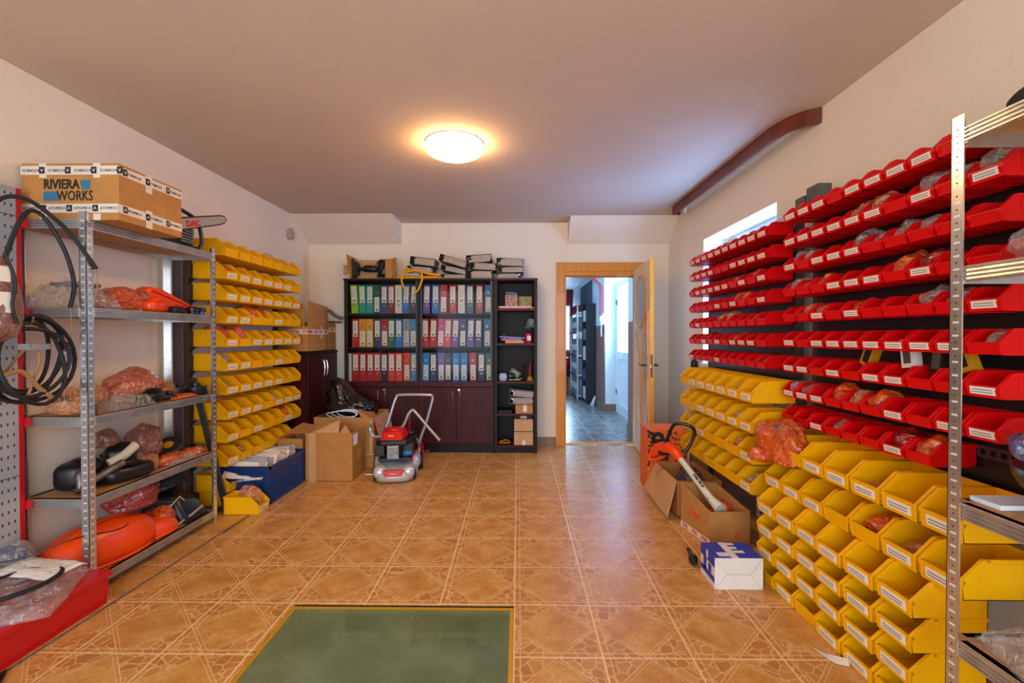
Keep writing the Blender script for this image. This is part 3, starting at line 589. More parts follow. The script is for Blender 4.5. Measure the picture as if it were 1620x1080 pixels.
# ================================================================ BINDERS
BH, BD = .305, .27
def binder_mesh(col, w_, style):
    """local: spine faces -y, standing"""
    mm = mat('binder_'+col, col, .45, var=.05, vs=10); b = MB(); W = w_/2
    b.box((-W, 0, 0), (W, .003, BH)); b.box((-W, .003, 0), (-W+.003, BD, BH)); b.box((W-.003, .003, 0), (W, BD, BH)); b.box((-W+.006, .02, .006), (W-.014, BD-.02, BH-.012), 1)
    key = (col, round(w_*1000)); 
    return b.mesh('binder', [mm, 'paper'], False, origin=False)[0]
BM = {}
def binder(cx, y, z, col, cname, w_=.072, low=0, tilt=0, label='', group='', lab='f0ead8'):
    k = (col, w_)
    if k not in BM: BM[k] = binder_mesh(col, w_, 0)
    o = bpy.data.objects.new('binder', BM[k]); COL.objects.link(o); o.rotation_euler = (0, R(tilt), 0)
    dz = abs(math.sin(R(tilt)))*w_/2
    o.location = (cx + math.sin(R(tilt))*-BH/2, y, z + dz + .0006); tag(o, label, 'binder', group)
    lw = w_*.34; k2 = ('lb', w_, low, lab)
    if k2 not in BM:
        z0, z1 = (.02, .175) if low else (.115, .285)
        b = MB().box((-lw, -.0008, z0), (lw, 0, z1)); b.box((-lw*.5, -.0011, z0+.012), (lw*.5, -.0008, z0+.03), 1)
        for q in range(5): b.box((-lw*.6, -.0011, z1-.03-q*.018), (lw*(.2+.1*(q % 3)), -.0008, z1-.025-q*.018), 1)
        BM[k2] = b.mesh('spine_label', [mat('lab_'+lab, lab, .6), 'lab_ink'], False, origin=False)[0]
        zc = .225 if low else .085
        BM[('ring', w_, low)] = MB().lathe([(.0115, -.0014), (.0115, .0004)], (0, 0, zc), 16, 1, mrot(90)).lathe([(.0085, -.0018), (.0085, .0)], (0, 0, zc), 16, 0, mrot(90)).mesh('finger_ring', ['black', 'tin'], False, origin=False)[0]
    for nm, me in (('spine_label', BM[k2]), ('finger_ring', BM[('ring', w_, low)])):
        c = bpy.data.objects.new(nm, me); COL.objects.link(c); c.parent = o
CN = {'a0c81e':'lime green','1aa08c':'teal','1f9f90':'teal','2f5a38':'dark green','22407c':'navy','8f1c20':'dark red','ddd5c4':'cream','1474cf':'bright blue','3c3f44':'charcoal',
 'c4161c':'red','e8960f':'amber','eda21c':'yellow orange','39405c':'slate navy','a81420':'crimson','157048':'green','8f9196':'grey','2c8fc0':'sky blue','e0331c':'orange red',
 '2a2a2e':'black','6b4a98':'purple','3f7cc0':'mid blue','3f4e68':'slate blue','b02a2c':'brick red','1f5fae':'blue','c8246e':'magenta','34386e':'dark navy','1d80cc':'light blue','2a3c6a':'ink blue'}
ROWS = [
 (1.49, 'top shelf', 'left cabinet', [(370,'a0c81e',0,-3),(409,'1aa08c',0,-2),(446,'1f9f90',0,0),(481,'2f5a38',1,0),(517,'22407c',0,0),(551,'8f1c20',0,0),(587,'ddd5c4',0,0),(624,'1474cf',0,2),(661,'3c3f44',0,4)]),
 (1.49, 'top shelf', 'right cabinet', [(725,'6b4a98',0,2),(768,'3f7cc0',0,1),(808,'c4161c',1,1),(853,'c4161c',0,0),(895,'ddd5c4',0,0),(937,'3f4e68',0,0),(983,'b02a2c',0,0),(1026,'1f5fae',1,0)]),
 (1.125, 'middle shelf', 'left cabinet', [(375,'c4161c',0,0),(410,'e8960f',1,0),(445,'eda21c',1,0),(482,'39405c',0,0),(518,'a81420',1,0),(552,'157048',0,0),(588,'1474cf',0,0),(625,'8f9196',1,0),(660,'2c8fc0',1,0)]),
 (1.125, 'middle shelf', 'right cabinet', [(718,'c4161c',0,0),(757,'c4161c',0,2),(795,'c8246e',1,3),(828,'e0331c',0,3),(865,'6b4a98',0,3),(902,'34386e',1,1),(940,'6b4a98',0,2),(978,'39405c',0,1),(1021,'1f5fae',1,0)]),
 (.76, 'bottom shelf', 'left cabinet', [(375,'c4161c',0,0),(411,'c4161c',0,0),(447,'c4161c',0,0),(481,'c4161c',0,0),(516,'2a2a2e',0,0),(552,'e0331c',0,0),(588,'e0331c',0,0),(627,'e0331c',1,0),(663,'2c8fc0',0,0)]),
 (.76, 'bottom shelf', 'right cabinet', [(720,'1d80cc',1,1),(757,'2a3c6a',0,0),(795,'6b4a98',1,0),(829,'2a2a2e',1,0),(868,'1d80cc',1,0),(907,'1d80cc',1,0),(951,'c4161c',1,-1),(992,'2a3c6a',0,0),(1030,'3c3f44',1,0)]),
]
for z, sh, cb, L in ROWS:
    for i, (px, col, low, tl_) in enumerate(L):
        cx = (px/3.086-380)/147.0
        lab = {'8f9196': 'd9d2c0'}.get(col, 'f0ead8')
        binder(cx, 4.925, z, col, '', .074, low, tl_, '%s binder, %s from the left on the %s of the %s' % (CN[col], ORD[i], sh, cb), 'binders in the glass cabinets', lab)
tag(MB().box((-1.835, 4.93, .7605), (-1.805, 5.15, 1.06)).build('folder', 'paper', smooth=False), 'thin cream folder at the far left of the left cabinet bottom shelf', 'folder')
# ================================================================ BAGS, BOXES, LOOSE THINGS
def ico(sub=4):
    bm = bmesh.new(); bmesh.ops.create_icosphere(bm, subdivisions=sub, radius=1)
    v = [x.co.copy() for x in bm.verts]; f = [tuple(y.index for y in x.verts) for x in bm.faces]; bm.free(); return v, f
ICO = {k: ico(k) for k in (3, 4, 5)}
def bag_mb(dx, dy, dz, seed, neck=.0, rough=.22, sub=4, flat=.5):
    V, F = ICO[sub]; off = Vector((seed*3.7, seed*1.3, seed*2.1)); out = []
    for p in V:
        n1 = noise.noise(p*1.3+off); vd = noise.voronoi(p*2.1+off)[0]; n2 = min(.8, vd[1]-vd[0]); vd = noise.voronoi(p*4.5+off)[0]; n3 = min(.8, vd[1]-vd[0])
        r = 1 + rough*(1.5*n1 - .75*n2 - .35*n3 + .35)
        q = Vector((p.x*dx/2, p.y*dy/2, p.z*dz/2))*r
        if neck and p.z > .55: k = (p.z-.55)/.45; q.x *= 1-.75*k; q.y *= 1-.75*k; q.z += dz*neck*k*k
        if p.z < 0: q.z = -dz/2*(1-flat) + (q.z+dz/2*(1-flat))*.25 if q.z < -dz/2*(1-flat) else q.z
        out.append(q)
    zm = min(q.z for q in out)
    return MB().add([(q.x, q.y, q.z-zm) for q in out], F)
def bag(loc, dims, m, seed, label, group=None, rz=0, neck=0, rough=.22, cat='plastic bag', name='plastic_bag', sub=4, inner=None, lean=(0, 0)):
    o = bag_mb(*dims, seed, neck, rough, sub).build(name, m, smooth=2, local=True)
    o.location = loc; o.rotation_euler = (R(lean[0]), R(lean[1]), R(rz)); tag(o, label, cat, group)
    if inner:
        b = MB(); r = random.Random(seed)
        for i in range(inner[1]):
            a = r.uniform(0, 6.28); q = r.uniform(.2, .62)
            b.ell((math.cos(a)*q*dims[0]/2, math.sin(a)*q*dims[1]/2, dims[2]*r.uniform(.15, .62)), (dims[0]*r.uniform(.06, .14), dims[1]*r.uniform(.05, .1), dims[2]*r.uniform(.05, .12)), mrot(r.uniform(0, 180), r.uniform(0, 180), r.uniform(0, 180)), e=.6, n=8)
        b.build('bag_contents', inner[0], o, True, local=True).location = (0, 0, dims[2]*.12)
    return o
def sheetbag(loc, lx, ly, m, seed, label, group=None, rz=0, h=.03, name='plastic_bag', cat='plastic bag', amp=1., tilt=(0, 0)):
    """flat, wrinkled film bag: closed pillow"""
    n = 26; b = MB(); off = Vector((seed*2.3, seed, 0)); top = []; bot = []
    for j in range(n+1):
        for i in range(n+1):
            u, v = i/n*2-1, j/n*2-1; e = max(0, (1-abs(u)**4)*(1-abs(v)**4))**.5
            w1 = noise.noise(Vector((u*1.5, v*1.5, 1))+off); w2 = noise.noise(Vector((u*6, v*6, 0))+off)
            x = u*lx/2*(1+.10*w1*abs(v)); y = v*ly/2*(1+.12*noise.noise(Vector((v*2, u*2, 5))+off))
            zz = h*(.15+.85*e)*(1+.6*w1*amp) + h*.35*w2*amp + .004
            top.append((x, y, max(.004, zz))); bot.append((x, y, 0.001+.001*e))
    k = (n+1)**2; fs = []
    for j in range(n):
        for i in range(n): a = j*(n+1)+i; fs += [(a, a+1, a+n+2, a+n+1), (k+a, k+a+n+1, k+a+n+2, k+a+1)]
    for i in range(n): fs += [(i, k+i, k+i+1, i+1), (n*(n+1)+i, n*(n+1)+i+1, k+n*(n+1)+i+1, k+n*(n+1)+i), (i*(n+1), (i+1)*(n+1), k+(i+1)*(n+1), k+i*(n+1)), (i*(n+1)+n, k+i*(n+1)+n, k+(i+1)*(n+1)+n, (i+1)*(n+1)+n)]
    o = b.add(top+bot, fs).build(name, m, smooth=2, local=True); o.location = loc; o.rotation_euler = (R(tilt[0]), R(tilt[1]), R(rz)); return tag(o, label, cat, group)
# ---- bags and parts in the bins: (rack, row, index, material, dx, dy(across), height above rim)
def binpos(rk, row, i):
    return {'F': lambda: (1.44+.095, 3.89-.1204*(i+.5), FZ[row]+.004), 'N': lambda: (1.44+.095, 2.52-.1136*(i+.5), NZ[row]+.004),
            'Y': lambda: (1.306+.14, 3.713-.163*(i+.5), YZ[row]+.004), 'L': lambda: (-2.10-.14, 3.26+.163*(i+.5), LZ[row]+.004),
            'A': lambda: (1.325+.14, 2.40-.158*i, .631), 'B': lambda: (1.325+.14, 2.40-.158*i, .461)}[rk]()
RN = {'F': 'far red block', 'N': 'near red block', 'Y': 'yellow rows under the far red block', 'L': 'left yellow rack', 'A': 'hooked yellow rows at right', 'B': 'lower hooked yellow row at right'}
FN = {'f_or': 'orange', 'f_cl': 'clear', 'f_red': 'dark red', 'f_pk': 'salmon', 'f_ins': 'brown'}
BG = [('F',0,1,'f_cl',.12),('F',0,4,'f_cl',.13),('F',0,5,'f_cl',.12),('F',0,8,'f_cl',.10),('F',2,8,'f_or',.10),('F',2,6,'f_pk',.09),('F',3,6,'f_or',.12),('F',3,7,'f_or',.11),('F',4,4,'f_pk',.13),('F',4,5,'f_pk',.12),
 ('F',4,8,'f_pk',.09),('F',5,2,'f_red',.10),('F',5,6,'f_pk',.10),('F',6,5,'f_cl',.07),('F',6,9,'f_red',.10),
 ('N',0,0,'f_cl',.06),('N',1,4,'f_pk',.11),('N',1,5,'f_pk',.12),('N',1,7,'f_cl',.13),('N',1,8,'f_cl',.12),('N',1,9,'f_cl',.13),('N',2,0,'f_cl',.11),('N',2,1,'f_cl',.11),('N',2,4,'f_cl',.13),('N',2,5,'f_cl',.10),('N',2,6,'f_cl',.12),('N',2,7,'f_cl',.10),
 ('N',3,0,'f_cl',.12),('N',3,1,'f_or',.09),('N',3,2,'f_or',.10),('N',3,6,'f_or',.13),('N',3,7,'f_red',.12),('N',4,1,'f_pk',.10),('N',4,2,'f_pk',.10),('N',4,4,'f_or',.10),('N',4,7,'f_cl',.12),('N',4,8,'f_cl',.10),
 ('N',7,0,'f_cl',.10),('N',7,1,'f_cl',.09),('N',7,3,'f_or',.12),('N',7,4,'f_pk',.10),('N',7,5,'f_or',.12),('N',8,3,'f_cl',.08),('N',8,6,'f_red',.12),('N',8,7,'f_or',.12),('N',5,9,'f_cl',.09),
 ('L',0,4,'f_cl',.17),('L',0,5,'f_cl',.15),('L',1,0,'f_or',.14),('L',1,5,'f_or',.14),('L',3,2,'f_or',.17),('L',3,3,'f_or',.18),('L',4,0,'f_or',.17),('L',4,1,'f_or',.18),('L',4,3,'f_pk',.14),('L',4,6,'f_cl',.15),('L',5,0,'f_cl',.16),
 ('L',6,0,'f_cl',.10),('L',5,5,'f_cl',.11),('L',6,6,'f_cl',.10),('L',7,2,'f_pk',.10),('L',7,4,'f_cl',.13),('L',8,5,'f_or',.15),('L',8,6,'f_pk',.11),('L',9,1,'f_pk',.12),
 ('Y',2,0,'f_cl',.13),('Y',2,1,'f_cl',.13),('Y',2,5,'f_pk',.14),('Y',1,5,'f_cl',.12),('Y',3,6,'f_cl',.13),('Y',0,5,'f_pk',.11),('B',0,4,'f_or',.13),('A',0,4,'f_pk',.08),('B',0,5,'f_pk',.08)]
for n_, (rk, row, i, fm, h) in enumerate(BG):
    x, y, z = binpos(rk, row, i); big = rk in 'YLAB'; sg = -1 if rk != 'L' else 1
    dx, dy = (.20, .13) if big else (.135, .092)
    rw = 'in the %s row' % ORD[row] if rk not in 'AB' else 'bin'
    wh = {'F': 'far red block', 'N': 'near red block', 'Y': 'yellow rows near door', 'L': 'left yellow rack', 'A': 'upper hooked yellow row at right', 'B': 'lower hooked yellow row at right'}[rk]
    lb = '%s film bag in the %s bin of the %s row, %s' % (FN[fm], ORD[i], ORD[row], wh) if rk not in 'AB' else '%s film bag in the %s bin, %s' % (FN[fm], ORD[i], wh)
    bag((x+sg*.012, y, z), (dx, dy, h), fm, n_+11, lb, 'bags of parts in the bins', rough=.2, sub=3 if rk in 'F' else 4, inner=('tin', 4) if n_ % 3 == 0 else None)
def small_box(loc, d, rz, tilt, c1, c2, label):
    o = MB().ob((0, 0, 0), d, None, 0).ob((-d[0]/2, 0, 0), (.001, d[1]*.6, d[2]*.7), None, 1).build('spare_part_box', [c1, c2], smooth=False, local=True)
    o.location = loc; o.rotation_euler = (R(tilt[0]), R(tilt[1]), R(rz)); return tag(o, label, 'box', 'small boxes in the red bins')
for i, c1, c2, tl_, h, lb in ((4, 'brass', 'black', (25, 0), .10, 'yellow and black spare part box leaning out of a near-block red bin'), (6, 'whitecard', 'tin', (-8, 0), .11, 'white spare part box standing in a near-block red bin beside dark boxes'), (7, 'black', 'tin', (6, 0), .09, 'black spare part box standing in a near-block red bin'), (8, 'brass', 'black', (-22, 0), .11, 'yellow and black spare part box leaning just left of the right shelving post')):
    x, y, z = binpos('N', 6, i); small_box((x-.02, y, z+h*.52+.008), (.035, .055, h), 0, tl_, c1, c2, lb)
# big orange bag hanging over the yellow bins
o = bag((1.385, 2.40, .60), (.20, .30, .27), 'f_or', 3, 'big orange plastic bag of metal parts resting across the yellow bins below the red ones', rough=.3, sub=5, inner=('tin', 14))
bag((1.30, 2.465, .578), (.12, .12, .10), 'f_or', 5, 'small orange plastic bag hanging beside the big orange bag', rough=.3)
# ---- gondola at the far left
g = thing('display_gondola', 'grey perforated wall display unit with red frame at the left edge', 'display unit', (-2.2, 1.6, 0))
MB().box((-2.34, 2.088, 0), (-2.312, 2.107, 1.93)).build('upright', 'redm', g, False)
b = MB(); b.box((-2.33, 1.0, .165), (-2.315, 2.087, 1.93)); 
for k in range(1, 5): b.box((-2.315, 1.0, .2+.4*k), (-2.3145, 2.087, .203+.4*k), 1)
z = .24
while z < 1.9:
    y = 1.70
    while y < 2.08: b.box((-2.315, y, z), (-2.3146, y+.006, z+.014), 1); y += .026
    z += .05
b.build('perforated_panel', [mat('panel_grey', 'a9aaac', .4), 'galvd'], g, False)
for z in (.44, .83, 1.345, 1.76): MB().box((-2.33, 2.108, z-.005), (-2.30, 2.129, z+.035)).build('shelf_clip', 'redm', g, False)
b = MB(); b.prism([(-2.36, .16), (-1.90, .16), (-1.90, .135), (-1.915, .13), (-1.925, .0), (-2.36, 0)], 'y', .9, 2.105); b.build('base_deck', 'redm', g, False, .003)
# hoses hanging on a hook
def ring(c, r, n=28, ph=0, wob=.08, seed=0, ax='x'):
    rr = random.Random(seed); a1, a2 = rr.uniform(0, 6), rr.uniform(0, 6); P = []
    for i in range(n):
        t = 2*math.pi*i/n; q = r*(1+wob*math.sin(2*t+a1)+wob*.5*math.sin(3*t+a2))
        P.append((c[0]+.02*math.sin(t+a1), c[1]+q*math.cos(t), c[2]+q*math.sin(t)*1.15))
    return P
h = thing('cable_bundle', 'bundle of black hoses and cables looped on a hook at the left edge', 'cables', (-2.15, 1.95, .95))
b = MB()
for k in range(6): b.tube(ring((-2.17+.02*k, 1.98-.01*k, 1.17-.008*k), .135+.012*(k % 4), seed=k, wob=.06), .0085, 8, closed=True)
b.build('coiled_hose', 'rubber', h)
for k, pts in enumerate(([(-2.2, 1.86, 1.30), (-2.16, 1.95, 1.72), (-2.14, 2.02, 1.80), (-2.1, 2.09, 1.66), (-2.08, 2.12, 1.50), (-2.08, 2.10, 1.38)], [(-2.2, 1.82, 1.33), (-2.16, 1.84, 1.74), (-2.12, 1.93, 1.84), (-2.07, 2.06, 1.75), (-2.03, 2.14, 1.62), (-2.02, 2.17, 1.57)])):
    from mathutils import geometry
    P = [Vector(p) for p in pts]; Q = []
    for i in range(len(P)-1):
        p0 = P[max(i-1, 0)]; p1 = P[i]; p2 = P[i+1]; p3 = P[min(i+2, len(P)-1)]
        for s_ in range(6):
            u = s_/6; Q.append(.5*((2*p1)+(p2-p0)*u+(2*p0-5*p1+4*p2-p3)*u*u+(3*p1-p0-3*p2+p3)*u**3))
    Q.append(P[-1]); hz = MB().tube(Q, .009, 8).build('hose', 'rubber', h)
    e_ = Q[-1]; MB().tube([e_, e_+Vector((.005, .0, -.08)), e_+Vector((-.01, .0, -.15)), e_+Vector((-.03, 0, -.2))], .0025, 6).build('cable_end', mat('cable_tan', '9a7a50', .5), hz)
    q = e_+Vector((-.03, 0, -.21)); MB().ob(q, (.02, .008, .016), mrot(0, 20, 0)).build('connector', 'pvc', hz, False)
def catmull(pts, k=8):
    P = [Vector(p) for p in pts]; Q = []
    for i in range(len(P)-1):
        p0 = P[max(i-1, 0)]; p1 = P[i]; p2 = P[i+1]; p3 = P[min(i+2, len(P)-1)]
        for s_ in range(k):
            u = s_/k; Q.append(.5*((2*p1)+(p2-p0)*u+(2*p0-5*p1+4*p2-p3)*u*u+(3*p1-p0-3*p2+p3)*u**3))
    return Q+[P[-1]]
MB().tube(catmull([(-2.12, 1.80, 1.06), (-2.10, 1.90, 1.10), (-2.09, 1.97, 1.02), (-2.08, 2.02, .97)]), .010, 8).tube(catmull([(-2.2, 1.9, 1.05), (-2.12, 1.95, 1.2), (-2.1, 1.98, 1.15), (-2.1, 1.93, .99)]), .006, 8).build('brown_cable', mat('cable_brown', 'a07448', .5), h)
MB().box((-2.14, 1.93, 1.19), (-2.08, 2.01, 1.215)).build('tie_clip', 'chrome', h)
MB().tube([(-2.314, 1.93, 1.31), (-2.08, 1.93, 1.30), (-2.07, 1.93, 1.33)], .004, 6).build('hook', 'chrome', h)
# hanging brown bag at far left
o = bag((-2.06, 1.72, 1.22), (.14, .26, .44), 'f_ins', 21, 'brown transparent bag of hoses hanging at the left edge of the photo', rough=.12, sub=5)
MB().box((.069, -.02, .12), (.072, .05, .2)).box((.069, .0, .24), (.072, .05, .3)).build('tag_sticker', 'label', o, False, local=True)
MB().tube(catmull([(.071, .03, .35), (.078, .06, .25), (.078, .05, .15), (.072, .07, .08)]), .006, 6).build('bag_contents', 'rubber', o, local=True)
# bags on gondola base
zb = .1605
o = sheetbag((-2.10, 1.82, zb), .44, .40, 'f_cl', 31, 'clear plastic bag with a curved black hose on the red base at lower left', rz=28, h=.055)
MB().tube(catmull([(-.21, -.15, .07), (0, -.16, .075), (.14, -.06, .073), (.16, .08, .068), (.04, .14, .068)]), .0095, 8).build('bag_contents', 'rubber', o, local=True)
MB().tube(catmull([(-.24, -.04, .07), (-.1, .03, .075), (.0, .13, .07)]), .006, 8).build('bag_contents', 'rubber', o, local=True)
b = Pieces(); b.text('STIHL', .022, (.06, .0, .0725), (.6, .8, 0), (-.8, .6, 0)); b.text('Styling kit', .016, (-.02, -.07, .076), (.8, .6, 0), (-.6, .8, 0)); b.build('printed_lettering', 'ink', o, False, local=True)
o = sheetbag((-2.12, 1.98, zb+.062), .30, .15, 'paper', 33, 'folded white sheet lying on the clear bag at lower left', rz=-8, h=.012, name='paper_sheet', cat='paper')
o = bag((-2.27, 2.02, zb+.06), (.13, .12, .13), 'f_cl', 35, 'clear bag of small screws against the perforated panel at left', inner=('navy', 14)); 
tag(MB().tube(catmull([(-2.38+.02, 1.8, .30), (-2.2, 1.98, .265), (-2.08, 2.10, .30), (-2.0, 2.24, .285), (-1.99, 2.30, .29)]), .003, 6).build('thin_cable', 'black'), 'thin black cable with metal ends across the orange shroud at lower left', 'cable')
# ---- contents of the left shelving
Z1, Z2, Z3, Z4, Z5 = [z+.0008 for z in SL]
def orange_shroud(loc, L, W, H, rz, label, m='orange'):
    t = thing('shroud', label, 'machine cover', loc, (0, 0, rz))
    V, F = ICO[4]; vs = []
    for p in V:
        z = p.z; q = Vector((p.x*L/2, p.y*W/2, 0)); e = max(abs(p.x), abs(p.y))
        q.z = (H*(max(0, z))**.5) if z > 0 else 0
        q.x += .08*L*math.copysign(1, p.x)*(1-abs(p.z)); vs.append(q)
    MB().add(vs, F).build('shell', m, t, 2, local=True)
    MB().tube(catmull([(-L*.42, -W*.1, H*.72), (-L*.2, -W*.12, H*.98), (L*.1, -W*.1, H*1.02), (L*.35, -W*.05, H*.8)]), .006, 6).tube([(L*.5*math.cos(a/12*math.pi)*1.08, W*.53*math.sin(a/12*math.pi), .012) for a in range(24)], .008, 6, closed=True).build('rib', m, t, local=True)
    return t
orange_shroud((-2.19, 2.36, Z1), .50, .27, .20, 80, 'large orange plastic mower shroud on the bottom of the left shelving')
orange_shroud((-2.14, 2.60, Z1), .30, .16, .10, 75, 'smaller orange cover beside the large orange shroud on the bottom shelf')
bag((-2.17, 2.52, Z1+.20), (.2, .26, .19), 'f_red', 41, 'dark red plastic bag lying on the orange shrouds of the bottom shelf', rough=.25, sub=5)
bag((-2.16, 2.72, Z1), (.16, .14, .17), 'f_or', 42, 'orange film bag behind the chrome pipe on the bottom shelf', rough=.15)
t = thing('exhaust_pipe', 'bent chrome pipe with bracket on the bottom of the left shelving', 'pipe', (-2.11, 2.82, Z1))
MB().tube(catmull([(-2.06, 2.94, Z1+.06), (-2.07, 2.82, Z1+.03), (-2.08, 2.70, Z1+.014), (-2.12, 2.68, Z1+.06), (-2.15, 2.72, Z1+.11), (-2.14, 2.78, Z1+.12)]), .013, 12).build('pipe', 'chrome', t)
MB().tube([(-2.12, 2.76, Z1+.13), (-2.1, 2.80, Z1+.17), (-2.1, 2.84, Z1+.13)], .005, 6).build('bracket', 'chrome', t)
t = thing('plastic_housing', 'black moulded plastic housing leaning at the end of the bottom shelf', 'housing', (-2.15, 2.9, Z1))
MB().hexa([(-2.32, 2.70, Z1), (-2.04, 2.78, Z1), (-2.04, 3.0, Z1), (-2.32, 3.0, Z1), (-2.26, 2.74, Z1+.19), (-2.12, 2.80, Z1+.16), (-2.10, 2.98, Z1+.09), (-2.26, 2.98, Z1+.19)]).build('shell', 'black', t, True, .02)
MB().hexa([(-2.34, 2.56, Z1+.25), (-2.2, 2.56, Z1+.25), (-2.16, 2.98, Z1+.21), (-2.34, 2.98, Z1+.21), (-2.34, 2.58, Z1+.36), (-2.24, 2.6, Z1+.35), (-2.24, 2.96, Z1+.34), (-2.34, 2.96, Z1+.34)]).build('flap', 'black', t, True, .01)
# shelf 2
def coverp(loc, d, rz, label, m='black', e=.55, knob=True):
    t = thing('engine_part', label, 'machine part', loc, (0, 0, rz))
    MB().ell((0, 0, d[2]*.5), (d[0]/2, d[1]/2, d[2]/2), e=e, n=20).build('cover', m, t, local=True)
    if knob: MB().lathe([(d[1]*.22, 0), (d[1]*.26, .01), (d[1]*.2, .02), (d[1]*.08, .024)], (d[0]*.1, 0, d[2]*.93), 16).tube([(-d[0]*.45, d[1]*.2, d[2]*.5), (-d[0]*.55, 0, d[2]*.7), (-d[0]*.4, -d[1]*.2, d[2]*.8)], .006, 6).build('cap', m, t, local=True)
    return t
t = thing('pipe_fitting', 'shiny metal pipe fitting at the left end of the second shelf', 'pipe fitting', (-2.10, 2.18, Z2))
MB().lathe([(.045, .018), (.05, .026), (.03, .034), (.02, .034)], (-2.12, 2.20, Z2), 20).tube(catmull([(-2.05, 2.17, Z2+.035), (-2.09, 2.18, Z2+.03), (-2.13, 2.21, Z2+.04)]), [.018]*17, 12).build('flange', 'chrome', t)
MB().tube(catmull([(-2.13, 2.20, Z2+.02), (-2.16, 2.22, Z2+.09), (-2.17, 2.25, Z2+.1)]), .02, 12).build('elbow', 'tin', t)
MB().tube([(-2.16, 2.24, Z2+.03), (-2.08, 2.38, Z2+.11)], [.022, .018], 12).build('hose_stub', 'tin', t)
coverp((-2.24, 2.30, Z2), (.16, .2, .14), 20, 'black engine part behind the metal fitting on the second shelf')
coverp((-2.13, 2.44, Z2), (.17, .26, .085), -12, 'long black cover with round cap at the front of the second shelf')
coverp((-2.25, 2.55, Z2), (.15, .16, .16), 40, 'rounded black part behind the cream hose on the second shelf')
for i, (y0, y1, m_) in enumerate(((2.36, 2.46, 'tin'),)):
    pass
tag(MB().tube(catmull([(-2.16, 2.38, Z2+.10), (-2.13, 2.44, Z2+.13), (-2.12, 2.50, Z2+.17)]), [.024]*17, 12).build('filter_hose', mat('ribbed_cream', 'c9bda8', .5, bump=.5, bs=40)), 'cream ribbed hose lying over black parts on the second shelf', 'hose')
bag((-2.12, 2.57, Z2), (.1, .16, .12), 'f_pk', 44, 'cream film bag sagging over the edge of the second shelf')
bag((-2.24, 2.70, Z2+.01), (.16, .22, .28), 'f_ins', 46, 'large brown-purple film bag standing at the back of the second shelf', rough=.2, sub=5)
bag((-2.28, 2.50, Z2+.16), (.1, .16, .12), 'f_ins', 47, 'small brown film bag left of the large brown one on the second shelf')
t = thing('rubber_wheel', 'black rubber wheel with a tan hub on the second shelf', 'wheel', (-2.2, 2.85, Z2)); 
MB().lathe([(.03, -.02), (.07, -.02), (.078, -.012), (.078, .012), (.07, .02), (.03, .02)], (-2.2, 2.85, Z2+.075), 28, rot=mrot(35, 10, 0)).build('tyre', 'rubber', t); MB().lathe([(.028, -.022), (.028, .022)], (-2.2, 2.85, Z2+.075), 16, rot=mrot(35, 10, 0)).build('hub', 'brass', t)
bag((-2.11, 2.74, Z2), (.09, .2, .08), 'f_or', 48, 'orange film wrapped part at the middle front of the second shelf', inner=('tin', 3))
bag((-2.12, 2.93, Z2), (.09, .2, .06), 'f_or', 49, 'orange film bag at the far end of the second shelf')
sheetbag((-2.085, 2.78, Z2+.001), .07, .22, 'f_cl', 50, 'clear bag at the front edge of the second shelf', h=.03)
# shelf 3
bag((-2.18, 2.20, Z3), (.22, .12, .16), 'f_pk', 51, 'salmon film bag with printed lettering at the left end of the third shelf', rough=.13, sub=5)
o = bpy.data.objects['plastic_bag']; 
lt = MB().text('STIHL', .045, (-2.16, 2.133, Z3+.085), (1, .05, .12), (-.1, 0, 1), sx=.8).build('printed_lettering', 'ink', [q for q in bpy.data.objects if q.get('label', '').startswith('salmon film bag with printed')][0], False)
bag((-2.24, 2.37, Z3), (.14, .17, .17), 'f_pk', 52, 'salmon film bag just behind the front post on the third shelf', rough=.15)
t = tag(MB().lathe([(.02, 0), (.028, .001), (.026, .05), (.024, .052), (.022, .01)], (-2.075, 2.185, Z3), 20).build('metal_cup', 'tin'), 'small grey metal cup beside the salmon bags on the third shelf', 'cup')
bag((-2.23, 2.62, Z3), (.2, .32, .23), 'f_or', 53, 'largest salmon-orange film bag in the middle of the third shelf', rough=.16, sub=5).data.materials[0] = film('salmon_orange_film', 'c8502c', 'f2b48c', .85)
sheetbag((-2.10, 2.42, Z3+.001), .12, .26, 'f_cl', 54, 'clear film bag at the front of the third shelf', h=.055)
coverp((-2.11, 2.60, Z3), (.10, .16, .065), 10, 'black carburettor-like part at the front of the third shelf')
coverp((-2.10, 2.71, Z3), (.06, .10, .035), -15, 'small black clip beside the black part on the third shelf')
sheetbag((-2.09, 2.80, Z3+.001), .09, .2, 'f_or', 55, 'flat orange film bag at the front of the third shelf', h=.02)
bag((-2.21, 2.82, Z3), (.13, .18, .12), 'f_pk', 56, 'pink clear bag standing near the far end of the third shelf', neck=.2)
coverp((-2.16, 2.88, Z3), (.07, .10, .07), 0, 'black moulded knob left of the round black lid on the third shelf')
t = thing('round_lid', 'round black plastic lid at the far end of the third shelf', 'lid', (-2.12, 2.99, Z3))  # plain round plastic lid
MB().lathe([(.065, 0), (.07, .01), (.07, .05), (.06, .055), (.03, .056), (.03, .072), (.012, .076)], (-2.125, 2.985, Z3), 28).build('housing', 'black', t)
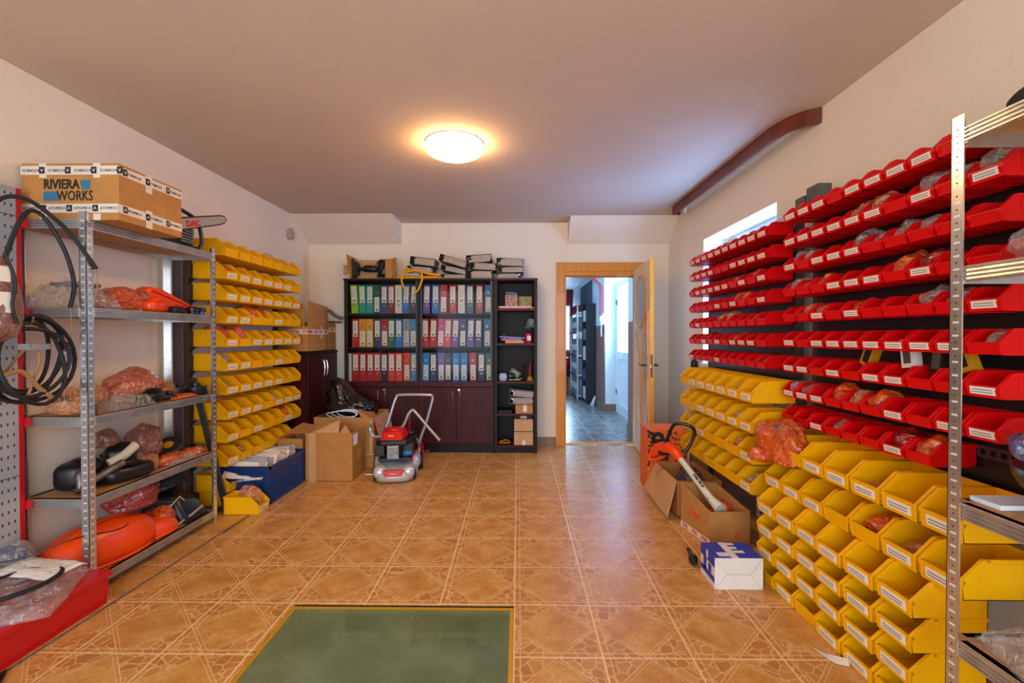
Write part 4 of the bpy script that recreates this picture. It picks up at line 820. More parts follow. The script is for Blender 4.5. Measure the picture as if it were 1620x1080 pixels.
# shelf 4
sheetbag((-2.19, 2.24, Z4+.001), .28, .20, 'f_cl', 61, 'clear bag of dark parts at the left end of the fourth shelf', h=.10, rz=4)
coverp((-2.19, 2.24, Z4+.105), (.2, .12, .02), 0, 'dark strip lying on the clear bag of the fourth shelf', 'tin', knob=False)
bag((-2.17, 2.45, Z4), (.2, .22, .15), 'f_or', 62, 'orange film bag of metal parts on the fourth shelf', rough=.2, sub=5, inner=('tin', 8))
bag((-2.18, 2.60, Z4), (.16, .18, .13), 'f_cl', 63, 'clear film bag beside the orange one on the fourth shelf', inner=('orange', 4))
coverp((-2.09, 2.60, Z4), (.07, .15, .065), 12, 'small orange plastic cover on the front of the fourth shelf', 'orange')
t = thing('chainsaw_cover', 'long bright orange machine cover leaning on the fourth shelf', 'machine cover', (-2.16, 2.78, Z4))
b = MB(); q = [(2.60, .13), (2.64, .15), (2.72, .145), (2.95, .07), (2.99, .05), (3.0, .02), (2.96, .0), (2.72, .0), (2.66, .05)]
b.prism([(y, Z4+z) for y, z in q], 'x', -2.21, -2.13); b.build('shell', 'orange', t, True, .012)
MB().tube([(-2.128, 2.64, Z4+.128), (-2.128, 2.95, Z4+.055)], .006, 6).box((-2.13, 2.82, Z4+.02), (-2.122, 2.90, Z4+.06)).build('rib', mat('red_orange', 'e0200c', .3), t)
coverp((-2.075, 2.76, Z4), (.05, .09, .042), 0, 'black rubber block in front of the orange cover on the fourth shelf', 'rubber', e=.3, knob=False)
for i, (y, r_, m_, lb) in enumerate(((2.90, .035, 'black', 'larger black round cap on the far end of the fourth shelf'), (2.985, .026, 'hub', 'small cap with blue rim on the far end of the fourth shelf'))):
    t = thing('round_cap', lb, 'cap', (-2.08, y, Z4)); MB().lathe([(r_*.7, 0), (r_*.75, .02), (r_, .022), (r_, .04), (r_*.8, .048)], (-2.08, y, Z4), 20).build('housing', 'black', t); MB().lathe([(r_*.76, .004), (r_*.8, .005), (r_*.8, .018)], (-2.08, y, Z4), 20).build('cap_ring', m_, t)  # round plastic caps, one with a blue rim
# ---- shelf 5: branded box and chainsaw
bx = thing('cardboard_box', 'large taped cardboard box lying on top of the left shelving', 'box', (-2.13, 2.36, Z5))
x0, x1, y0, y1, z0, z1 = -2.37, -1.90, 2.16, 2.57, Z5, Z5+.27
MB().box((x0, y0, z0), (x1, y1, z1)).build('box_body', 'card', bx, False, .004)
b = Pieces(); e = .0008
for za in (z0+.035, z1-.055): b.box((x0-e, y0-e, za), (x1+e, y0, za+.042)); b.box((x1, y0-e, za), (x1+e, y1+e, za+.042))
for xa in (x0+.09, x1-.12): b.box((xa, y0-1.5*e, z0-e), (xa+.035, y0-e, z0+.03)); b.box((xa, y0-1.5*e, z1-.07), (xa+.035, y0-e, z1))
b.box((x1+e, y0+.16, z0), (x1+2*e, y0+.20, z0+.09)); b.box((x1+e, y0+.16, z1-.09), (x1+2*e, y0+.20, z1)); b.build('tape', 'tape', bx, False)
b = Pieces(); f1 = y0-.0016; f2 = x1+.0016
for k in range(4):
    xa = x0+.05+k*.125; b.text('ATOMICO', .018, (xa, f1, z0+.056), (1, 0, 0), (0, 0, 1), off=0)
    if k < 3: b.box((xa+.045, f1, z0+.041), (xa+.072, f1+.001, z0+.072)); 
    b.text('ATOMICO', .018, (xa, f1, z1-.034), (-1, 0, 0), (0, 0, -1), off=0); b.box((xa+.04, f1, z1-.05), (xa+.067, f1+.001, z1-.018))
for k in range(3):
    ya = y0+.07+k*.135; b.text('ATOMICO', .018, (f2, ya+.02, z0+.056), (0, 1, 0), (0, 0, 1), off=0); b.box((f2-.001, ya-.045, z0+.041), (f2, ya-.02, z0+.072))
    b.text('ATOMICO', .018, (f2, ya+.02, z1-.034), (0, -1, 0), (0, 0, -1), off=0); b.box((f2-.001, ya-.045, z1-.05), (f2, ya-.02, z1-.018))
b.text('RIVIERA', .062, (x0+.197, f1, z0+.168), (1, 0, 0), (0, 0, 1), off=.0018, sx=.80); b.text('WORKS', .066, (x0+.262, f1, z0+.113), (1, 0, 0), (0, 0, 1), off=.0008, sx=.74)
b.build('printed_lettering', 'ink', bx, False)
b = Pieces()
for k in range(3): b.text('A', .022, (x0+.05+k*.125+.0585, f1-.0006, z0+.056), (1, 0, 0), (0, 0, 1), off=0)
for k in range(4): b.text('A', .022, (x0+.05+k*.125+.0535, f1-.0006, z1-.034), (-1, 0, 0), (0, 0, -1), off=0)
for k in range(3): b.text('A', .022, (f2+.0006, y0+.07+k*.135-.0325, z0+.056), (0, 1, 0), (0, 0, 1), off=0); b.text('A', .022, (f2+.0006, y0+.07+k*.135-.0325, z1-.034), (0, -1, 0), (0, 0, -1), off=0)
b.build('printed_letter', 'tape', bx, False)
b = Pieces(); b.prism([(x0+.295, z0+.145), (x0+.335, z0+.145), (x0+.335, z0+.190), (x0+.286, z0+.190)], 'y', f1, f1+.001).prism([(x0+.11, z0+.092), (x0+.18, z0+.092), (x0+.174, z0+.136), (x0+.11, z0+.136)], 'y', f1, f1+.001); b.build('printed_logo', 'blueink', bx, False)
cs = thing('chainsaw', 'chainsaw with black handles on top of the left shelving beside the big box', 'chainsaw', (-2.12, 2.82, Z5))
b = MB(); yb = [(2.62, .115), (2.62, .185), (2.70, .195), (3.14, .206), (3.19, .20), (3.215, .178), (3.19, .155), (3.14, .145), (2.70, .12)]
yb = [(y, z-.035+(y-2.75)*.27) for y, z in yb]; b.prism([(y, Z5+z) for y, z in yb], 'x', -2.062, -2.056); b.build('guide_bar', 'saw', cs, False)
MB().tube([(-2.059, y, Z5+z) for y, z in yb], .005, 6, closed=True).build('chain', 'galvd', cs, False)
MB().text('DAC', .05, (-2.0552, 2.88, Z5+.158), (0, 1, .27), (0, -.27, 1), off=.003, sx=1.2).build('printed_lettering', 'redp', cs, False)
MB().box((-2.28, 2.66, Z5+.002), (-2.08, 2.92, Z5+.14)).build('motor_body', 'black', cs, True, .015)
b = MB()
for k in range(6): b.box((-2.08, 2.78+.0*k, Z5+.03+.017*k), (-2.064, 2.90, Z5+.04+.017*k))
b.build('cylinder_fins', 'tin', cs, False)
MB().tube(catmull([(-2.1, 2.70, Z5+.12), (-2.09, 2.72, Z5+.26), (-2.12, 2.85, Z5+.245), (-2.10, 2.97, Z5+.20), (-2.08, 2.99, Z5+.08), (-2.09, 2.97, Z5+.02), (-2.10, 2.88, Z5+.015)]), .012, 10).build('handle', 'black', cs)
# ================================================================ ON TOP OF THE CABINETS
TZ = 1.8605
def open_carton(x0, x1, y0, y1, z0, h, mname, t=.006, flaps=(), parent=None):
    """five-panel carton; returns MB"""
    b = MB(); b.box((x0, y0, z0), (x1, y1, z0+t)); b.box((x0, y0, z0), (x0+t, y1, z0+h)); b.box((x1-t, y0, z0), (x1, y1, z0+h)); b.box((x0+t, y0, z0), (x1-t, y0+t, z0+h)); b.box((x0+t, y1-t, z0), (x1-t, y1, z0+h))
    return b
t = thing('display_carton', 'open carton holding a black tool on top of the left filing cabinet', 'box', (-1.57, 5.05, TZ))
MB().box((-1.82, 5.12, TZ), (-1.40, 5.13, TZ+.235)).box((-1.82, 4.95, TZ), (-1.40, 5.12, TZ+.012)).build('backing_card', 'cardl', t, False)
MB().panel([(-1.82, 4.93, TZ), (-1.82, 5.12, TZ), (-1.82, 5.12, TZ+.25), (-1.86, 4.93, TZ+.27)], .006).box((-1.875, 4.90, TZ+.05), (-1.84, 4.93, TZ+.15)).build('flap', 'card', t, False)
MB().box((-1.44, 4.94, TZ), (-1.36, 5.12, TZ+.22)).build('flap', 'card', t, False, .003); MB().panel([(-1.36, 4.94, TZ), (-1.32, 4.90, TZ), (-1.30, 4.90, TZ+.23), (-1.36, 4.94, TZ+.22)], .006).build('flap', 'card', t, False)
to = thing('power_tool', 'black power tool lying in the open carton above the left cabinet', 'tool', (-1.6, 5.02, TZ+.012))
MB().prism([(-1.81, TZ+.015), (-1.78, TZ+.05), (-1.76, TZ+.06), (-1.76, TZ+.19), (-1.78, TZ+.20), (-1.81, TZ+.24)], 'y', 4.98, 5.08).build('base_plate', 'black', to, False)
MB().tube([(-1.77, 5.03, TZ+.125), (-1.70, 5.03, TZ+.125), (-1.695, 5.03, TZ+.125)], .022, 12).tube([(-1.695, 5.03, TZ+.125), (-1.66, 5.03, TZ+.13), (-1.60, 5.03, TZ+.125), (-1.55, 5.03, TZ+.12)], [.036, .038, .040, .028], 14).build('motor_body', 'black', to)
b = MB(); b.ell((-1.49, 5.03, TZ+.13), (.055, .045, .10), e=.6)
for k in range(9): b.ob((-1.50+.012*k-.03, 4.985, TZ+.04+.018*k), (.02, .02, .03), mrot(20*k, 10*k, 0))
b.tube(catmull([(-1.56, 4.98, TZ+.12), (-1.54, 4.97, TZ+.18), (-1.49, 4.97, TZ+.215), (-1.45, 4.98, TZ+.2)]), .004, 6); b.build('gear_head', 'black', to)
def doc_stack(cx, y, z, W, H, tilt, sx, label, bend=.0, cov='4a4844'):
    """lever arch file lying flat, opening (paper edges) towards the viewer"""
    t = thing('document_file', label, 'file', (cx, y, z), (0, tilt, 0), 'old files lying on top of the cabinets'); D = .27
    b = MB(); r = random.Random(int(abs(cx)*1000)+int(z*100)); n = 9
    for k in range(n):
        z0 = .004+(H-.014)*k/n; z1 = .004+(H-.014)*(k+.85)/n; dx = r.uniform(-.012, .012); sag = bend*k/n
        P = [(-W/2+.05+dx, z0), (0, z0+sag*.5), (W/2-.008+dx, z0-sag*.2), (W/2-.008+dx, z1-sag*.2), (0, z1+sag*.5), (-W/2+.05+dx, z1)]
        b.prism([(x*sx, z_) for x, z_ in (P if sx > 0 else P)], 'y', r.uniform(0, .012), D-.01)
    b.build('paper_block', 'oldpaper', t, False, local=True)
    b = MB(); b.box((-W/2*sx, -.004, 0), (W/2*sx, D, .003)); b.hexa([(-W/2, -.004, H-.006), (W/2, -.004, H-.009), (W/2, D, H-.009), (-W/2, D, H-.006), (-W/2, -.004, H-.003), (W/2, -.004, H-.006), (W/2, D, H-.006), (-W/2, D, H-.003)]); b.box((-W/2*sx, -.004, 0), ((-W/2+.003)*sx, D, H-.003))
    b.build('cover', mat('file_'+cov, cov, .5, var=.15, vs=15), t, False, local=True)
    MB().tube([((-W/2+.045)*sx, .02, .004), ((-W/2+.05)*sx, .02, H*.55), ((-W/2+.03)*sx, .02, H*.8), ((-W/2+.012)*sx, .02, H*.5)], .0035, 6).build('ring_clip', 'chrome', t, local=True)
    return t
S1 = [(-1.03, TZ+.145, .27, .085, 7, 1, 'topmost file of the leftmost stack on the cabinets, above the yellow bag'), (-1.06, TZ+.055, .27, .08, 4, 1, 'lower file of the leftmost stack, lying on the yellow bag'),
 (-.71, TZ+.155, .30, .075, 17, 1, 'steeply tilted topmost file of the second stack on the cabinets'), (-.70, TZ+.070, .27, .06, 12, 1, 'tilted middle file of the second stack on the cabinets'), (-.70, TZ, .28, .052, 0, 1, 'flat bottom file of the second stack on the cabinets'),
 (-.42, TZ+.175, .27, .085, -4, 1, 'topmost file of the third stack on the cabinets, its cover raised'), (-.38, TZ+.095, .28, .078, 3, 1, 'middle file of the third stack on the cabinets'), (-.41, TZ, .27, .09, 0, 1, 'bottom file of the third stack on the cabinets'),
 (-.09, TZ+.135, .29, .085, 2, 1, 'topmost file of the rightmost stack above the open bookcase'), (-.08, TZ+.065, .27, .065, -1, 1, 'middle file of the rightmost stack above the open bookcase'), (-.09, TZ, .27, .06, 0, -1, 'bottom file of the rightmost stack above the open bookcase')]
for a in S1: doc_stack(a[0], 4.90, a[1], a[2], a[3], a[4], a[5], a[6], .008)
t = thing('fabric_bag', 'yellow fabric bag of papers with straps hanging over the cabinet front', 'bag', (-1.06, 4.95, TZ))
sheet = sheetbag((0, 0, 0), .50, .28, 'cloth', 71, 'x', h=.03); sheet.name = 'bag_body'; sheet.parent = t; sheet.location = (0, .05, 0)
for k_ in ('label', 'category'): del sheet[k_]
b = MB()
for k in range(4): b.box((-1.26, 4.90, TZ+.035+.006*k), (-1.02-.02*k, 5.1, TZ+.038+.006*k))
b.build('paper_block', 'paper', t, False)
P = catmull([(-1.22, 4.86, TZ+.045), (-1.235, 4.845, TZ-.03), (-1.20, 4.85, TZ-.12), (-1.15, 4.85, TZ-.165), (-1.11, 4.85, TZ-.165), (-1.06, 4.85, TZ-.12), (-1.02, 4.845, TZ-.02), (-1.025, 4.86, TZ+.06)])
b = MB(); n = len(P)
vs = []; 
for p in P: vs += [p+Vector((-.010, 0, .002)), p+Vector((.010, 0, -.002)), p+Vector((.010, -.003, -.002)), p+Vector((-.010, -.003, .002))]
b.add(vs, [(4*i+j, 4*i+(j+1) % 4, 4*i+4+(j+1) % 4, 4*i+4+j) for i in range(n-1) for j in range(4)]+[(0, 1, 2, 3), (4*n-4, 4*n-1, 4*n-2, 4*n-3)]).build('strap', 'cloth', t)
b = MB().tube(catmull([(-1.24, 4.9, TZ+.05), (-1.2, 4.9, TZ+.11), (-1.14, 4.9, TZ+.08)]), .014, 8).tube(catmull([(-1.22, 4.89, TZ+.06), (-1.1, 4.88, TZ+.09), (-.95, 4.88, TZ+.05), (-.83, 4.9, TZ+.04)]), .014, 8).build('strap', 'cloth', t)
# ================================================================ OPEN BOOKCASE CONTENTS
Oz = [z+.0006 for z in OS]
b = MB().box((-.20, 4.88, Oz[4]), (.12, 5.1, Oz[4]+.014)).build('folder', 'redp', smooth=False); tag(b, 'bright red folder lying on the top shelf of the open bookcase', 'folder')
tag(MB().box((-.21, 4.89, Oz[4]+.0145), (.14, 5.1, Oz[4]+.024)).build('paper_stack', 'paper', smooth=False), 'papers lying on the red folder in the open bookcase', 'papers')
z = Oz[4]+.0245
tag(MB().box((-.14, 4.90, z), (-.005, 5.05, z+.125)).build('gift_box', mat('woven_box', 'c9a58c', .7, bump=.8, bs=120, col2='7a4a3a', vs=70), smooth=False, bevel=.004), 'pale woven-pattern box on the top shelf of the open bookcase', 'box')
tag(MB().ob((-.075, 4.97, z+.14), (.12, .13, .028), mrot(0, 4, 0)).build('small_case', mat('slate_case', '46536b', .5), smooth=False, bevel=.004), 'slate blue case on top of the pale woven-pattern box', 'case')
tag(MB().box((.005, 4.90, z), (.145, 5.05, z+.105)).build('gift_box', mat('flower_box', 'a9895c', .7, col2='6b7a3a', vs=22), smooth=False, bevel=.003), 'tan flower-patterned box on the top shelf of the open bookcase', 'box')
tag(MB().ob((.14, 4.90, Oz[4]+.008), (.04, .05, .015), mrot(0, 0, 20)).build('small_tin', 'brass', smooth=False), 'little brass-coloured tin at the right end of the top bookcase shelf', 'tin')
z = Oz[3]
tag(MB().box((-.14, 4.88, z), (.06, 5.05, z+.03)).build('flat_box', 'cardl', smooth=False, bevel=.002), 'flat tan box on the second shelf of the open bookcase', 'box')
tag(MB().ob((-.08, 4.97, z+.041), (.22, .15, .02), mrot(0, 0, 6)).build('notebook', 'redp', smooth=False), 'red notebook on the flat tan box in the open bookcase', 'book')
tag(MB().ob((-.06, 4.97, z+.062), (.27, .13, .014), mrot(0, 3, -5)).build('notebook', 'hub', smooth=False), 'blue folder on the red notebook in the open bookcase', 'folder')
tag(MB().ell((-.16, 5.0, z+.09), (.05, .06, .025)).build('cloth_pouch', 'tin'), 'crumpled grey pouch at the left of the second bookcase shelf', 'pouch')
t = thing('vase', 'red tin with a blue-grey paper flower on the second bookcase shelf', 'vase', (.11, 4.95, z))
MB().lathe([(.038, 0), (.04, .005), (.04, .10), (.036, .105)], (.11, 4.95, z), 20).box((.095, 4.908, z+.03), (.135, 4.913, z+.08), 1).build('tin', [mat('magenta_tin', 'c01f55', .4), 'label'], t)
MB().cyl((.11, 4.95, z+.1), (.115, 4.95, z+.18), .004, 6).build('stem', 'black', t)
b = MB()
for k in range(9): a = k*.7; b.ell((.12+.035*math.cos(a), 4.95+.02*math.sin(a), z+.20+.04*math.sin(a*1.3)), (.028, .006, .035), mrot(20*k, 35*k, 0), n=8)
b.build('flower_head', mat('grey_blue_petal', '6f8796', .6), t)
z = Oz[2]
tag(MB().ell((-.165, 4.93, z+.04), (.045, .04, .045), e=.6).build('desk_clock', mat('pale_plastic', 'a9b2bf', .4)), 'pale rounded plastic desk gadget on the middle bookcase shelf', 'gadget')
t = thing('desk_fan', 'black tripod gadget with tilted square plate on the middle bookcase shelf', 'gadget', (0, 4.95, z))
MB().ob((-.04, 4.95, z+.075), (.12, .02, .09), mrot(0, 32, 0)).ell((-.08, 4.93, z+.05), (.055, .03, .04)).tube([(0, 4.94, z+.02), (.06, 4.94, z+.1), (.05, 4.94, z+.18)], .009, 8).build('body', 'black', t); MB().ob((-.035, 4.937, z+.078), (.075, .004, .055), mrot(0, 32, 0)).build('plate', mat('olive_plate', '7c8a5c', .5), t, False)
MB().tube([(-.10, 4.9, z+.012), (.0, 4.89, z+.014), (.04, 4.89, z+.03)], .008, 8).build('arm', 'tin', t)
t = thing('figurine', 'dark figurine with ornate gold base on the middle bookcase shelf', 'figurine', (.12, 4.93, z))
MB().lathe([(.035, 0), (.04, .01), (.025, .03), (.03, .045), (.01, .055)], (.125, 4.93, z), 14).build('base', 'brass', t); MB().tube([(.125, 4.93, z+.05), (.12, 4.93, z+.12), (.13, 4.93, z+.2)], [.018, .022, .012], 10).build('figure', 'brownwood', t)
z = Oz[1]
tag(MB().box((-.03, 4.88, z), (.155, 5.08, z+.105)).box((.05, 4.8795, z+.02), (.09, 4.88, z+.09), 1).build('carton', ['card', 'tape'], smooth=False), 'small taped carton on the fourth shelf of the open bookcase', 'box')
for i, (dz, tl_, lb) in enumerate(((.106, 0, 'lower of two open files lying on the small carton in the bookcase'), (.182, 5, 'upper of two open files lying on the small carton in the bookcase'))):
    f_ = doc_stack(.03, 4.86, z+dz, .26, .072, tl_, 1, lb, .004, '6f7680'); f_['group'] = 'files in the open bookcase'
tag(MB().box((-.21, 4.88, z), (-.07, 5.08, z+.035)).build('book', 'blackwood', smooth=False), 'dark flat book at the left of the fourth bookcase shelf', 'book')
z = Oz[0]
tag(MB().box((-.045, 4.875, z), (.158, 5.08, z+.14)).box((.04, 4.8745, z), (.075, 4.875, z+.05), 1).build('carton', ['cardl', 'tape'], smooth=False), 'lower of two cartons on the bottom shelf of the open bookcase', 'box')
b = open_carton(-.043, .156, 4.877, 5.07, z+.1405, .13, 'cardl'); b.box((-.043, 4.874, z+.27), (.156, 4.98, z+.274)); tag(b.box((.02, 4.93, z+.274), (.09, 4.96, z+.30), 1).build('carton', ['cardl', 'tin'], smooth=False), 'upper carton with a handle on the bottom shelf of the open bookcase', 'box')
tag(MB().tube(catmull([(-.21, 4.92, z+.012), (-.16, 4.89, z+.02), (-.09, 4.93, z+.012), (-.13, 4.98, z+.03), (-.2, 4.95, z+.02)]), .008, 6).build('brass_wire', 'brass'), 'coil of gold coloured wire on the bottom shelf of the open bookcase', 'wire')
# ================================================================ CARTONS ON THE LOW CABINET
LZc = 1.0906
t = thing('cardboard_box', 'taped carton with raised flaps on the low corner cabinet', 'box', (-2.2, 4.75, LZc))
x0, x1, y0, y1, h = -2.38, -2.08, 4.50, 4.985, .255
open_carton(x0, x1, y0, y1, LZc, h, 'card').build('box_body', 'card', t, False)
MB().panel([(x1, y0+.01, LZc+h), (x1, y1, LZc+h), (x1+.0, y1-.01, LZc+h+.215), (x1+.0, y0+.02, LZc+h+.25)], -.005).build('flap', 'card', t, False)
MB().panel([(x0+.01, y0, LZc+h), (x1-.03, y0, LZc+h), (x1-.035, y0-.02, LZc+h+.22), (x0+.02, y0-.02, LZc+h+.22)], .005).build('flap', 'card', t, False)
MB().box((x1, y0-.001, LZc+.175), (x1+.001, y1, LZc+.225)).box((x0, y0-.001, LZc+.175), (x1+.001, y0, LZc+.225)).box((x1, 4.80, LZc+.13), (x1+.0015, 4.83, LZc+.26)).build('tape', 'tape', t, False)
b = Pieces()
for k in range(4): b.text('STIHL', .042, (x1+.002, y0+.065+k*.115, LZc+.2), (0, 1, 0), (0, 0, 1), off=.001, sx=.8)
for k in range(3): b.text('STIHL', .042, (x0+.06+k*.115, y0-.0015, LZc+.2), (1, 0, 0), (0, 0, 1), off=.001, sx=.8)
b.build('printed_lettering', mat('tape_red', 'c2332c', .6), t, False)
t = thing('cardboard_box', 'narrow taped carton at the back of the low corner cabinet', 'box', (-2.1, 4.94, LZc))
open_carton(-2.36, -2.08, 5.0, 5.185, LZc, .30, 'card').build('box_body', 'card', t, False); MB().box((-2.08, 5.0, LZc+.2), (-2.079, 5.185, LZc+.25)).build('tape', 'tape', t, False)
MB().text('STIHL', .042, (-2.0785, 5.09, LZc+.225), (0, 1, 0), (0, 0, 1), off=.001, sx=.8).build('printed_lettering', 'tape_red' if False else MC['tape_red'], t, False)
tag(MB().tube(catmull([(-2.20, 5.05, LZc+.36), (-2.12, 5.07, LZc+.44), (-2.05, 5.1, LZc+.38), (-1.97, 5.12, LZc+.35)]), .018, 8).tube([(-2.2, 5.05, LZc+.312), (-1.98, 5.12, LZc+.312)], .008, 8).build('coat_hanger', 'black'), 'black plastic hanger shape lying on the narrow corner carton', 'hanger')
# ================================================================ FLOOR CARTONS, TRASH BAG, CRATE
t = thing('cardboard_box', 'large open carton standing behind on the floor, holding the black bag', 'box', (-1.66, 4.54, 0))
x0, x1, y0, y1, h = -1.93, -1.365, 4.29, 4.80, .48
open_carton(x0, x1, y0, y1, .0, h, 'card').build('box_body', 'card', t, False, .002)
MB().panel([(x1, y0+.02, h), (x1, y1-.02, h), (x1+.055, y1-.04, h-.20), (x1+.05, y0+.05, h-.24)], .004).build('flap', 'cardl', t, False)
MB().box((x0-.0005, y0-.0008, .13), (x1, y0, .135)).box((x1-.03, y0-.001, .14), (x1-.022, y0, h-.03)).build('tape', 'tape', t, False)
V, F = ICO[5]; vs = []; off = Vector((4.2, 1.7, 9.1))
for p in V:
    vd = noise.voronoi(p*1.9+off)[0]; n2 = min(.8, vd[1]-vd[0]); vd = noise.voronoi(p*4.2+off)[0]; n3 = min(.8, vd[1]-vd[0])
    r_ = 1+.28*noise.noise(p*1.4+off)-.22*n2-.12*n3; z = p.z*r_*.17+.17; x = p.x*r_*(.25-.06*max(0, p.z)); y = p.y*r_*.19
    x += -.13*max(0, z-.12)/.2*(1 if z > .12 else 0); z += .10*math.exp(-((x+.13)/.09)**2)*max(0, p.z)
    vs.append((-1.66+x, 4.54+y, max(.36, .40+z)))
rb = MB().add(vs, F).build('rubbish_bag', 'f_blk', smooth=2); tag(rb, 'black plastic rubbish bag bulging out of the rear floor carton', 'rubbish bag')
b = MB()
for k in range(3):
    rr = random.Random(k); b.tube([(-1.68+.03*k+(.14-.02*k)*math.cos(a/14*math.pi), 4.32+.02*math.sin(a/14*math.pi*2), .50+.035*math.sin(a/14*math.pi)+.008*k) for a in range(28)], .004, 6, closed=True)
tag(b.build('white_cable', 'pvc'), 'white cable coiled on the edge of the rear floor carton', 'cable')
tag(MB().hexa([(-1.47, 4.31, .43), (-1.40, 4.31, .46), (-1.40, 4.5, .46), (-1.50, 4.5, .43), (-1.52, 4.31, .545), (-1.42, 4.31, .49), (-1.42, 4.5, .49), (-1.55, 4.5, .545)]).build('card_piece', 'card', smooth=False), 'loose piece of cardboard at the right end of the rear floor carton', 'cardboard')
t = thing('cardboard_box', 'open brown carton in front on the floor beside the lawn mower', 'box', (-1.65, 4.03, 0))
x0, x1, y0, y1, h = -1.83, -1.425, 3.90, 4.22, .415
open_carton(x0, x1, y0, y1, .0, h, 'card').build('box_body', 'card', t, False, .002)
MB().panel([(x0, y0+.01, h), (x0, y1-.01, h), (x0-.17, y1, h+.03), (x0-.17, y0, h+.0)], -.004).build('flap', 'card', t, False)
MB().panel([(x0+.02, y0+.006, h-.02), (x1-.12, y0+.006, h-.03), (x1-.16, y0+.14, h+.085), (x0+.02, y0+.18, h+.02)], .004).build('flap', 'cardl', t, False)
MB().panel([(x1-.13, y0+.03, h-.02), (x1-.01, y0+.03, h-.03), (x1-.12, y0+.16, h+.04)], .004).build('flap', 'cardl', t, False)
MB().box((x1, y0+.03, h-.115), (x1+.001, y0+.13, h-.02)).build('label_sheet', 'white', t, False)
MB().box((x0+.03, y0-.0008, .0), (x0+.09, y0, h)).box((x1-.0, y0+.13, .16), (x1+.001, y0+.22, .24)).build('tape', 'cardl', t, False)
t = thing('cardboard_box', 'half hidden open carton between the navy crate and the brown carton', 'box', (-1.96, 4.05, 0))
open_carton(-2.085, -1.865, 3.93, 4.25, 0, .36, 'card').build('box_body', 'card', t, False, .002)
t = thing('storage_crate', 'navy plastic crate of papers on the floor below the left yellow bins', 'crate', (-2.03, 3.58, 0))
x0, x1, y0, y1, h = -2.24, -1.84, 3.36, 3.90, .28; w_ = .006
b = open_carton(x0, x1, y0, y1, 0, h, 'navy', w_); 
b.box((x0-.006, y0-.008, h-.02), (x1+.008, y0+.004, h)).box((x1-.004, y0-.008, h-.02), (x1+.008, y1+.008, h)).box((x0-.006, y1-.004, h-.02), (x1+.008, y1+.008, h)).box((x0-.006, y0, h-.02), (x0+.004, y1, h))
b.box((x1, y0, h-.065), (x1+.006, y1, h-.055)).box((x0, y0-.006, h-.065), (x1, y0, h-.055)).box((x1, y0, h-.10), (x1+.006, y1, h-.092)).box((x1, y0, .0), (x1+.006, y1, .02)).box((x0, y0-.006, 0), (x1, y0, .02))
for k in range(15): y = y0+.005+k*(y1-y0-.02)/14; b.box((x1, y, .02 if k % 5 == 0 else .02), (x1+.006, y+.007, (h-.1) if k % 5 in (0,) else .13+.03*(k % 3)))
for k in range(7): x = x0+k*(x1-x0-.008)/6; b.box((x, y0-.006, .02), (x+.007, y0, h-.065))
b.build('crate_body', 'navy', t, False)
b = MB(); r = random.Random(5)
for k in range(38):
    y = y0+.03+k*.0128; x = -2.05+r.uniform(-.02, .02); a = 40+r.uniform(-9, 9)
    b.ob((x, y, .215+r.uniform(0, .035)), (.28, .003+r.uniform(0, .004), .14), mrot(-a, r.uniform(-10, 10), r.uniform(-9, 9)), r.randrange(3))
tag(b.build('paper_bundle', ['paper', mat('manila_paper', 'bfae8e', .7), mat('blue_grey_sheet', '9aa3b4', .6)], smooth=False), 'bundle of papers and envelopes standing in the navy crate', 'papers')
# bag in the standing floor bin
bag((-1.93, 3.235, .006), (.16, .12, .20), 'f_pk', 95, 'salmon film bag of parts in the lone floor bin', rough=.28)
# metal strip lying on the floor, long rod
t = thing('metal_rod', 'long thin steel rod lying on the floor along the left shelving', 'rod', (-1.89, 2.3, 0))
MB().tube([(-1.905, 1.665, .004), (-1.873, 3.03, .004)], .0035, 8).build('rod', 'tin', t); MB().box((-1.882, 2.86, .001), (-1.862, 3.14, .006)).build('end_strip', 'tin', t, False)
b = MB()
for k in range(4): b.tube([(-1.905, 1.665, .008), (-1.90+.006*k, 1.64, .012), (-1.885+.014*k, 1.60-.006*k, .006)], .003, 6)
b.build('claw', 'black', t)
# ================================================================ LAWN MOWER
mw = thing('lawn_mower', 'red and silver lawn mower with folded tube handle before the cabinets', 'lawn mower', (-1.09, 4.08, 0), (0, 0, 8))
def dome(L, W, H, m, name, z0=0, fr=.3):
    V, F = ICO[4]; vs = []
    for p in V:
        pw = lambda a, e: math.copysign(abs(a)**e, a)
        x = pw(p.x, .55)*W/2; y = pw(p.y, .55)*L/2; z = (max(0, p.z)**.42)*H*(1 if y > -L*.15 else .8) if p.z > 0 else 0
        if y < 0: x *= 1-.12*(-y/(L/2))
        vs.append((x, y, z0+z))
    return MB().add(vs, F).build(name, m, mw, 2, local=True)
dome(.50, .37, .125, 'deck', 'deck', .018)
MB().ell((-.12, -.15, .085), (.055, .085, .052), e=.7).ell((.12, -.15, .085), (.055, .085, .052), e=.7).ell((.13, .10, .11), (.075, .13, .075), e=.7).ell((-.13, .10, .11), (.075, .13, .075), e=.7).build('deck_bulge', 'deck', mw, local=True)
MB().hexa([(-.075, -.2555, .062), (.075, -.2555, .062), (.075, -.23, .062), (-.075, -.23, .062), (-.085, -.249, .115), (.085, -.249, .115), (.085, -.225, .115), (-.085, -.225, .115)]).build('badge', 'redp', mw, True, .004, local=True)
MB().text('------', .03, (0, -.2575, .09), (1, 0, 0), (0, .1, 1), off=.001, depth=.001).build('printed_lettering', 'tape', mw, False, local=True)
